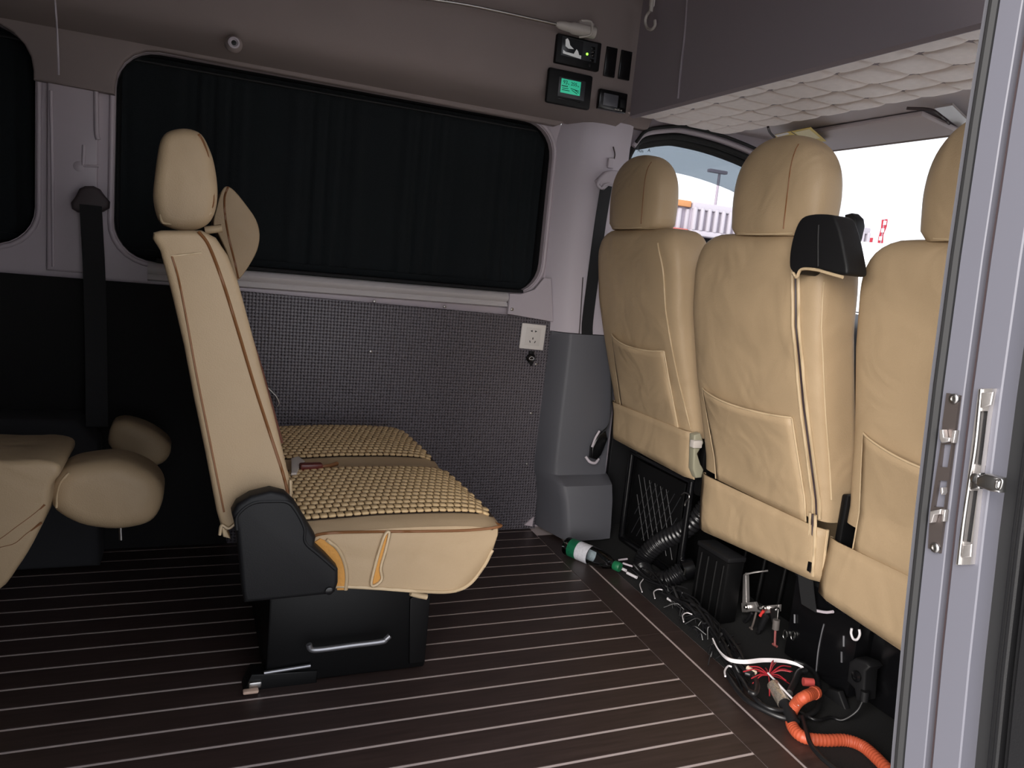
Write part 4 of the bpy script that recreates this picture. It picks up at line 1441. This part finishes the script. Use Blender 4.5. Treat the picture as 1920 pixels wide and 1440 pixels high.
# metal bracket with terminals
mb = thing('battery_terminal_bracket', 'bare metal bracket with bolted battery cables below the middle seat', 'bracket', P(1430, 1150, X=1.44))
prism('bracket_plate', [tuple(P(x, y, X=1.42)[i] for i in (1, 2)) for x, y in ((1393, 1078), (1398, 1074), (1400, 1148), (1391, 1148))], 1.42, 1.432, ALU, mb, 'X', .001)
tube('bracket_edge', [P(1398, 1077, X=1.418), P(1415, 1073, X=1.43), P(1440, 1070, X=1.45)], .0025, ALU, mb, 6, 3)
prism('busbar', [tuple(P(x, y, X=1.425)[i] for i in (1, 2)) for x, y in ((1395, 1130), (1420, 1128), (1424, 1136), (1466, 1133), (1465, 1146), (1440, 1150), (1420, 1146), (1396, 1146))], 1.415, 1.425, ALU, mb, 'X', .0015)
for x, y in ((1402, 1138), (1428, 1140), (1438, 1140), (1458, 1142)):
    c_ = P(x, y, X=1.414)
    lathe('nut', [(.007, 0), (.007, .005), (.004, .006), (.004, .011)], STEEL, mb, frame_from(c_, c_ + Vector((-1, 0, 0))), 6)
prism('lug', [tuple(P(x, y, X=1.41)[i] for i in (1, 2)) for x, y in ((1446, 1140), (1462, 1142), (1460, 1166), (1450, 1168))], 1.405, 1.411, STEEL, mb, 'X', .001)
tube('cable_boot', [P(1456, 1162, X=1.40), P(1454, 1180, X=1.40)], .009, mat('boot_grey', (92, 86, 84), .6), mb, 10, 3)
tube('cable_boot', [P(1436, 1155, X=1.40), P(1426, 1178, X=1.40)], .009, BLK, mb, 10, 3)
tube('red_boot', [P(1432, 1145, X=1.404), P(1425, 1155, X=1.40)], .0042, mat('red_boot', (196, 52, 48), .45), mb, 8, 3)


def cable(name, label, px, r, m, Z=None, X=None, group=None, cat='cable'):
    pts = []
    for q in px:
        if len(q) == 3:
            pts.append(P(q[0], q[1], X=q[2]) if q[2] > 1.0 else P(q[0], q[1], Z=q[2]))
        else:
            pts.append(P(q[0], q[1], X=X) if X else P(q[0], q[1], Z=Z))
    for p in pts:
        p.z = max(p.z, r + .002)
    return tag(tube(name, pts, r, m, None, 10, 10), label, cat, group)


CAB = mat('black_cable', (22, 22, 24), .4)
GREYW = mat('grey_cable', (92, 84, 80), .5)
cable('battery_cable', 'thin grey wire dropping from the leftmost bracket nut', [(1418, 1148), (1412, 1170), (1406, 1195), (1404, 1220), (1396, 1240)], .0028, GREYW, X=1.40)
cable('battery_cable', 'braided black cable hanging from the bracket with the red boot', [(1426, 1176), (1420, 1200), (1414, 1222), (1412, 1238)], .005, CAB, X=1.40)
cable('battery_cable', 'grey lead with pink loop hanging below the grey cable boot', [(1454, 1178), (1453, 1198), (1452, 1212), (1447, 1221), (1455, 1222), (1456, 1212)], .003, mat('pink_lead', (150, 84, 82), .5), X=1.40)
cable('battery_cable', 'black cable bowed out left of the battery bracket', [(1410, 1150), (1396, 1180), (1388, 1210), (1386, 1236)], .004, CAB, X=1.41)

# black inverter box
ib = thing('inverter_box', 'black metal box with slots standing below the middle seat', 'box', (1.46, 1.22, 0))
y0, y1 = 1.135, 1.335
box('case', (1.455, (y0 + y1) / 2, .115), (.15, y1 - y0, .205), BLKG, ib, .004)
box('case_lid', (1.455, (y0 + y1) / 2, .222), (.155, y1 - y0 + .006, .012), BLK, ib, .003)
for x, y in ((1487, 1192), (1472, 1190)):
    c_ = P(x, y, X=1.378)
    tube('ring_terminal', [c_ + Vector((0, .006 * math.cos(a), .011 * math.sin(a))) for a in (0, 1.05, 2.1, 3.14, 4.2, 5.25)], .0016, STEEL, ib, 6, 3, True)
for x, y, dy in ((1490, 1160, 8), (1582, 1202, 10), (1578, 1232, 10)):
    tube('slot', [P(x, y - dy, X=1.378), P(x, y + dy, X=1.378)], .0024, mat('slot_grey', (96, 96, 100), .4), ib, 6, 2)
tube('edge_seam', [P(1545, 1170, X=1.3785), P(1540, 1190, X=1.3785), P(1534, 1222, X=1.3785), P(1530, 1262, X=1.3785)], .0018, mat('slot_grey', (96, 96, 100), .4), ib, 6, 3)
tube('handle_wire', [P(x, y, X=1.36) for x, y in ((1597, 1178), (1596, 1188), (1600, 1198), (1607, 1199), (1612, 1190), (1611, 1180))], .0028, WIREW, ib, 8)
tube('top_cord', [P(x, y, X=1.36) for x, y in ((1530, 1145), (1548, 1148), (1562, 1147))], .0035, PILLAR, ib, 8)
box('side_box', (1.50, 1.075, .12), (.16, .11, .22), BLKG, ib, .004)

rp = thing('plug_adapter', 'dark grey plug adapter on black panel beside the door jamb', 'adapter', P(1615, 1270, X=1.36))
prism('body', [tuple(P(x, y, X=1.36)[i] for i in (1, 2)) for x, y in ((1600, 1240), (1612, 1232), (1634, 1240), (1642, 1250), (1632, 1258), (1628, 1312), (1614, 1314), (1610, 1290), (1596, 1276))], 1.345, 1.385, BLK, rp, 'X', .006)
c_ = P(1607, 1268, X=1.344)
lathe('dial', [(.012, 0), (.012, .004), (.006, .006), (.005, .004)], BLKG, rp, frame_from(c_, c_ + Vector((-1, 0, 0))), 20)
tube('strain_relief', [P(1622, 1296, X=1.345), P(1620, 1314, X=1.345)], .009, BLK, rp, 10, 3)
cable('adapter_cord', 'black cord looping from the plug adapter down to the floor', [(1618, 1314, 1.345), (1606, 1334, 1.33), (1580, 1350, 1.31), (1556, 1353, 1.29), (1530, 1350, .02), (1500, 1335, .02)], .0036, CAB)

pv = thing('floor_socket', 'upright grey paddle shaped bracket behind the orange pipe', 'bracket', P(1560, 1335, Z=0))
prism('blade', [tuple(P(x, y, X=1.36)[i] for i in (1, 2)) for x, y in ((1544, 1300), (1556, 1290), (1575, 1296), (1588, 1330), (1570, 1342), (1546, 1338))], 1.355, 1.372, BLK, pv, 'X', .004)
prism('foot', [tuple(P(x, y, X=1.33)[i] for i in (1, 2)) for x, y in ((1544, 1320), (1557, 1340), (1538, 1344), (1536, 1330))], 1.325, 1.335, LOWTRIM, pv, 'X', .002)

# orange conduit
oc = thing('orange_conduit', 'orange ribbed conduit snaking over the floor toward the doorway', 'pipe', P(1560, 1385, Z=.012))
op = smooth_path([P(x, y, Z=z) for x, y, z in ((1525, 1300, .07), (1508, 1307, .075), (1494, 1318, .05), (1484, 1338, .022), (1486, 1362, .013), (1506, 1382, .013), (1545, 1388, .013), (1585, 1388, .013), (1615, 1398, .013), (1640, 1418, .013), (1668, 1448, .013), (1700, 1490, .013))], 20)
v, f = tube_data(op, lambda t: .0118 + .0007 * math.sin(t * len(op) * 1.9), 14)
mk('ribbed_pipe', v, f, ORANGE, oc, 70)
tube('pipe_mouth', [op[0], op[0] + (op[0] - op[4]).normalized() * .012], .0135, ORANGE, oc, 12, 2)
tag(tube('red_plug', [P(1506, 1278, Z=.07), P(1525, 1280, Z=.07)], .009, mat('faded_red', (176, 70, 66), .5), None, 10, 3), 'faded red plug end beside the mouth of the orange conduit', 'plug')

cable('black_cord', 'flat black cord crossing over the orange pipe toward the camera', [(1505, 1345), (1512, 1370), (1520, 1395), (1540, 1420), (1570, 1445), (1600, 1470)], .0048, CAB, Z=.026)
cable('loop_cable', 'large loop of thick black cable lying on the border boards', [(1362, 1262), (1380, 1290), (1400, 1312), (1430, 1330), (1470, 1346), (1505, 1345), (1530, 1332), (1537, 1310), (1532, 1270), (1515, 1250), (1490, 1240)], .0062, CAB, Z=.02)
cable('loop_cable', 'thinner black cable loop inside the large one near silver cylinder', [(1375, 1250), (1392, 1275), (1408, 1300), (1425, 1318), (1450, 1330), (1480, 1330), (1505, 1318)], .0045, CAB, Z=.03)
cable('loop_cable', 'short stiff black cable curl beside the red wires', [(1398, 1262), (1412, 1268), (1420, 1285), (1416, 1300), (1404, 1296)], .006, CAB, Z=.045)
cable('loop_cable', 'black cable standing up behind the silver cylinder', [(1480, 1300), (1490, 1280), (1498, 1262), (1510, 1258)], .008, CAB, Z=.05)
tag(ribbon('flat_white_cable', [P(x, y, Z=z) for x, y, z in ((1338, 1200, .05), (1348, 1220, .05), (1366, 1236, .055), (1395, 1241, .06), (1430, 1238, .06), (1465, 1239, .06), (1490, 1244, .06), (1508, 1253, .055))],
           [Vector((-.3, .6, .7))] * 8, .010, .003, WIREW, None), 'flat white cable curving above the red wires', 'cable')
cable('white_tie', 'white cable tie curving round the black harness end', [(1360, 1268), (1359, 1258), (1365, 1249), (1372, 1250)], .0022, WIREW, Z=.04)
cable('white_rod', 'thin white wire slanting across the silver cylinder', [(1440, 1262), (1462, 1285), (1480, 1304), (1498, 1322)], .0022, WIREW, Z=.055)
cy = thing('silver_cylinder', 'foil wrapped silver cylinder with black ends among the cables', 'capacitor', P(1462, 1302, Z=.04))
A_, B_ = P(1450, 1284, Z=.045), P(1470, 1318, Z=.035)
lathe('foil_body', [(.014, 0), (.0145, .003), (.0145, (B_ - A_).length)], mat('foil', (214, 204, 190), .25, metal=.8, bump=.5, bscale=90), cy, frame_from(A_, B_), 18)
E_ = B_ + (B_ - A_).normalized() * .05
E_.z = .02
tube('heat_shrink', [B_ - (B_ - A_) * .05, B_.lerp(E_, .5), E_], .0125, BLK, cy, 12, 4)
tag(tube('cream_connector', [P(1402, 1252, Z=.05), P(1416, 1262, Z=.05)], .0055, mat('cream_plastic', (222, 200, 180), .4), None, 10, 3), 'cream crimp connector at the edge of the red wires', 'connector')
random.seed(11)
rw_v, rw_f = [], []
hub = P(1441, 1266, Z=.05)
for k in range(16):
    a = random.uniform(0, 6.28)
    L_ = random.uniform(.03, .075)
    e_ = hub + Vector((math.cos(a) * L_ * .8, math.sin(a) * L_, random.uniform(-.02, .02)))
    m_ = hub.lerp(e_, .5) + Vector((0, 0, random.uniform(.002, .015)))
    pv_, pf_ = tube_data(smooth_path([hub, m_, e_], 6), .0014, 5)
    b0 = len(rw_v)
    rw_v += pv_
    rw_f += [tuple(b0 + i for i in q) for q in pf_]
tag(mk('red_wire_tangle', rw_v, rw_f, WIRER, None, 60), 'spray of thin red wires tied at one knot', 'wires', None, 'stuff')
# harness of black wires along the floor edge
hv, hf_ = [], []
edge = [(1175, 1070), (1215, 1098), (1255, 1128), (1290, 1160), (1325, 1190), (1350, 1225), (1372, 1262), (1395, 1290)]
for k in range(26):
    pts = []
    for j, (x, y) in enumerate(edge):
        if random.random() < .12:
            continue
        p = P(x + random.uniform(-6, 16), y + random.uniform(-12, 8), Z=.012)
        p.z = random.uniform(.006, .055)
        pts.append(p)
    s0 = random.randint(0, 3)
    pts = pts[s0:s0 + random.randint(4, 7)]
    if len(pts) < 3:
        continue
    pv_, pf_ = tube_data(smooth_path(pts, 6), random.choice((.0018, .0025, .0032, .004)), 6)
    b0 = len(hv)
    hv += pv_
    hf_ += [tuple(b0 + i for i in q) for q in pf_]
for k in range(40):
    x, y = random.choice(edge[2:6])
    p = P(x + random.uniform(-18, 22), y + random.uniform(-18, 14), Z=.02)
    d = Vector((random.uniform(-.04, .04), random.uniform(-.04, .04), random.uniform(-.012, .03)))
    q = p + d
    q.z = max(q.z, .006)
    r_ = p + d * .5 + Vector((random.uniform(-.01, .01), random.uniform(-.01, .01), .015))
    pv_, pf_ = tube_data(smooth_path([p, r_, q], 5), .0015, 5)
    b0 = len(hv)
    hv += pv_
    hf_ += [tuple(b0 + i for i in qq) for qq in pf_]
tag(mk('black_wire_tangle', hv, hf_, CAB, None, 60), 'tangled black wire harness running along the floor edge', 'wires', None, 'stuff')
for px_, lb in (([(1204, 1110), (1200, 1096), (1206, 1086)], 'pale tie ring round the harness nearest the bottle cap'), ([(1228, 1122), (1226, 1110), (1234, 1105), (1242, 1106)], 'pale tie ring on the harness below the hose bend'),
                ([(1282, 1166), (1280, 1154), (1288, 1149), (1298, 1152)], 'pale tie ring in the middle of the wire tangle')):
    cable('cable_tie', lb, px_, .0016, WIREW, Z=.035, group='cable ties on the harness', cat='cable tie')
for px_, lb in (([(1166, 1066), (1174, 1070)], 'short white plug just past the bottle cap'), ([(1176, 1074), (1194, 1083)], 'longer white plug along the floor edge past the bottle cap'), ([(1252, 1122), (1268, 1131)], 'white wire splice lying on the harness below the hose')):
    cable('white_plug', lb, px_, .0045, WIREW, Z=.012, group='white plugs on the harness', cat='plug')
for px_, lb in (([(1160, 1050), (1176, 1048)], 'upper pale cable tail behind the bottle cap'), ([(1168, 1056), (1186, 1062)], 'lower pale cable tail behind the bottle cap')):
    cable('pale_tail', lb, px_, .003, PILLAR, Z=.03, cat='cable')

# ------------------------------------------------------------------ bottle
A_, B_ = P(1061, 1022, Z=.0315), P(1163, 1064, Z=.026)
L_ = (B_ - A_).length
F_ = frame_from(A_, B_)
bt = thing('water_bottle', 'empty clear plastic bottle with green cap lying by the pillar foot', 'bottle', A_)
lathe('clear_body', [(.012, .003), (.022, 0), (.0275, .004), (.0292, .010), (.0278, .014), (.0292, .018), (.0292, .10 * L_ / .19), (.0288, .115 * L_ / .19), (.026, .132 * L_ / .19), (.0205, .150 * L_ / .19), (.014, .164 * L_ / .19), (.0115, .172 * L_ / .19)], PET, bt, F_, 32, caps=False)
lathe('green_label', [(.0296, .022), (.0296, .052)], mat('label_green', (22, 96, 66), .35, vary=.25, vscale=120), bt, F_, 32, caps=False)
lathe('white_label', [(.0296, .052), (.0296, .098)], mat('label_white', (206, 206, 214), .35, vary=.12, vscale=150), bt, F_, 32, caps=False)
tube('label_edge', [F_ @ Vector((.0297 * math.cos(a * .3927), .0297 * math.sin(a * .3927), .098)) for a in range(16)], .0007, INK, bt, 5, 2, True)
lathe('green_cap', [(.0135, L_ - .022), (.0145, L_ - .020), (.0145, L_ - .002), (.0132, L_)], mat('cap_green', (24, 104, 66), .4), bt, F_, 24)
lathe('neck_ring', [(.0118, L_ - .030), (.0145, L_ - .0285), (.0145, L_ - .0255), (.0118, L_ - .024)], PET, bt, F_, 24, caps=False)

# ------------------------------------------------------------------ outside: truck, lamp mast, vans, banner
TY = 15.0
tk = thing('box_truck', 'pale ribbed cargo box of a truck seen through the driver window', 'truck', (P(1330, 420, Y=TY).x, TY + 1.2, -.65))
tl, bl_, tr_ = P(1301, 379, Y=TY), P(1301, 440, Y=TY), P(1392, 391, Y=TY)
zt, zb_ = tl.z, bl_.z
CARGO = mat('cargo_grey', (160, 154, 162), .6)
CARGOD = mat('cargo_shade', (138, 130, 142), .6)  # darker copy of the cargo grey: shade between the ribs put into the colour
xl, xr_ = tl.x, tl.x + 5.5
box('cargo_body', ((xl + xr_) / 2, TY + 1.25, (zt + zb_) / 2), (xr_ - xl, 2.4, zt - zb_), CARGOD, tk, .03)
box('top_beam', ((xl + xr_) / 2, TY + .02, zt - .07), (xr_ - xl, .1, .16), CARGO, tk, .02)
box('bottom_beam', ((xl + xr_) / 2, TY + .02, zb_ + .05), (xr_ - xl, .1, .12), CARGO, tk, .02)
k = 0
while xl + .06 + k * .20 < xr_:
    box('rib', (xl + .06 + k * .20, TY + .0, (zt + zb_) / 2), (.09, .12, zt - zb_ - .2), CARGO, tk, .03)
    k += 1
box('chassis', ((xl + xr_) / 2, TY + 1.25, zb_ - .25), (xr_ - xl, 1.6, .4), BLKM, tk, .02)
xa = P(1225, 380, Y=TY).x
box('front_box', ((xa + xl) / 2, TY + 1.3, (zt + zb_) / 2 - .02), (xl - xa - .06, 2.3, zt - zb_), CARGOD, tk, .03)
for kk in range(5):
    box('rib', (xa + .15 + kk * .22, TY + .14, (zt + zb_) / 2 - .05), (.10, .1, zt - zb_ - .2), CARGO, tk, .03)
box('orange_top_rail', ((xa + xl) / 2, TY + .1, zt - .05), (xl - xa - .06, .14, .14), mat('rail_orange', (176, 122, 76), .6), tk, .02)
box('red_lower_rail', ((xa + xl) / 2, TY + .1, zb_ + .05), (xl - xa - .06, .14, .12), mat('rail_red', (176, 88, 80), .6), tk, .02)
for wx in (xl + .8, xr_ - 1.2, xr_ - 2.3):
    lathe('wheel', [(.2, -.15), (.48, -.14), (.5, -.1), (.5, .1), (.48, .14), (.2, .15)], RUB, tk, frame_from((wx, TY + .3, -.15), (wx, TY - 1, -.15)), 24)
mp_ = thing('lamp_mast', 'thin lamp mast rising above the ribbed truck box', 'lamp post', P(1342, 520, Y=24))
MAST = mat('mast_grey', (130, 118, 130), .5)
a_ = P(1341, 385, Y=24)
tube('pole', [(a_.x, 24, -.65), (a_.x, 24, P(1346, 325, Y=24).z)], .05, MAST, mp_, 8, 2)
box('lamp_head', (a_.x - .1, 24, P(1346, 322, Y=24).z), (.8, .2, .12), MAST, mp_, .03)


def van(name, label, c, yaw, L=5.0):
    """simple panel van with glazing and wheels"""
    t_ = thing(name, label, 'van', c, 'parked vans beyond the windscreen')
    pr = [(-L / 2, .35), (L / 2 - .05, .35), (L / 2, .75), (L / 2 - .1, 1.05), (L / 2 - .55, 1.2), (L / 2 - 1.2, 1.95), (L / 2 - 1.6, 2.08), (-L / 2 + .1, 2.1), (-L / 2, 1.9)]
    Mx = Matrix.Translation(c) @ Matrix.Rotation(yaw, 4, 'Z')
    vw = mat('van_white', (226, 228, 232), .35)
    gl = mat('van_glass', (86, 104, 120), .15)

    def pz(nm, poly, a, b, m, bev):
        o_ = prism(nm, poly, a, b, m, None, 'Y', bev, 3, 40)
        o_.data.transform(Mx)
        o_.parent = t_
        o_.matrix_parent_inverse = Matrix.Translation(-t_.location)
        return o_
    pz('body', pr, -.85, .85, vw, .08)
    for s_ in (-1, 1):
        yy = (.845, .87) if s_ > 0 else (-.87, -.845)
        pz('side_window', [(L / 2 - 1.5, 1.25), (L / 2 - .75, 1.25), (L / 2 - 1.25, 1.85), (L / 2 - 1.5, 1.85)], *yy, gl, .01)
        pz('side_window', [(-L / 2 + .5, 1.25), (L / 2 - 1.65, 1.25), (L / 2 - 1.65, 1.85), (-L / 2 + .5, 1.85)], *yy, gl, .01)
        for wx in (-L / 2 + .9, L / 2 - .9):
            pz('wheel', [(wx + .33 * math.cos(q * .5236), .33 + .33 * math.sin(q * .5236)) for q in range(12)], *((.70, .88) if s_ > 0 else (-.88, -.70)), RUB, .02)
    pz('windscreen', [(L / 2 - .56, 1.24), (L / 2 - 1.16, 1.93), (L / 2 - 1.14, 1.95), (L / 2 - .53, 1.26)], -.72, .72, gl, .005)
    return t_


q = P(1625, 470, X=7.0)
van('parked_van', 'white van nearest the windscreen left of the red banner', Vector((7.4, q.y + .9, -.65)), R(60), 4.6)
q = P(1700, 470, X=9.0)
van('parked_van', 'white van behind the passenger seat shoulder and headrest', Vector((10.0, q.y - .6, -.55)), R(65), 4.6)
q = P(1560, 470, X=14.0)
van('parked_van', 'distant white van behind the black belt housing', Vector((20, q.y + 4, -.1)), R(30), 5.2)
fg = thing('banner_flag', 'tall red feather banner above the parked white vans', 'banner', Vector((P(1648, 560, X=22).x, P(1648, 560, X=22).y, -.65)))
BAN = mat('banner_red', (150, 26, 44), .7)
poly = [tuple(P(x, y, X=22)[i] for i in (1, 2)) for x, y in ((1654, 412), (1664, 411), (1662, 425), (1656, 440), (1655, 456), (1646, 456), (1648, 444), (1652, 430))]
prism('cloth', poly, 21.98, 22.02, BAN, fg, 'X', 0)
pole_t = P(1655, 411, X=22)
tube('pole', [(22, pole_t.y - .1, -.65), (22, pole_t.y - .1, pole_t.z)], .03, MAST, fg, 8, 2)
for x, y in ((1659, 418), (1655, 432), (1651, 447)):
    box('lettering', P(x, y, X=21.96), (.01, .12, .14), mat('banner_print', (220, 190, 196), .7), fg, 0)
sg_ = thing('red_sign', 'small red sign left of the tall red banner', 'sign', P(1625, 560, X=22))
box('panel', P(1625, 450, X=22), (.06, .5, .16), BAN, sg_, .01)
tube('post', [P(1625, 450, X=22), Vector((22, P(1625, 450, X=22).y, -.65))], .03, MAST, sg_, 8, 2)
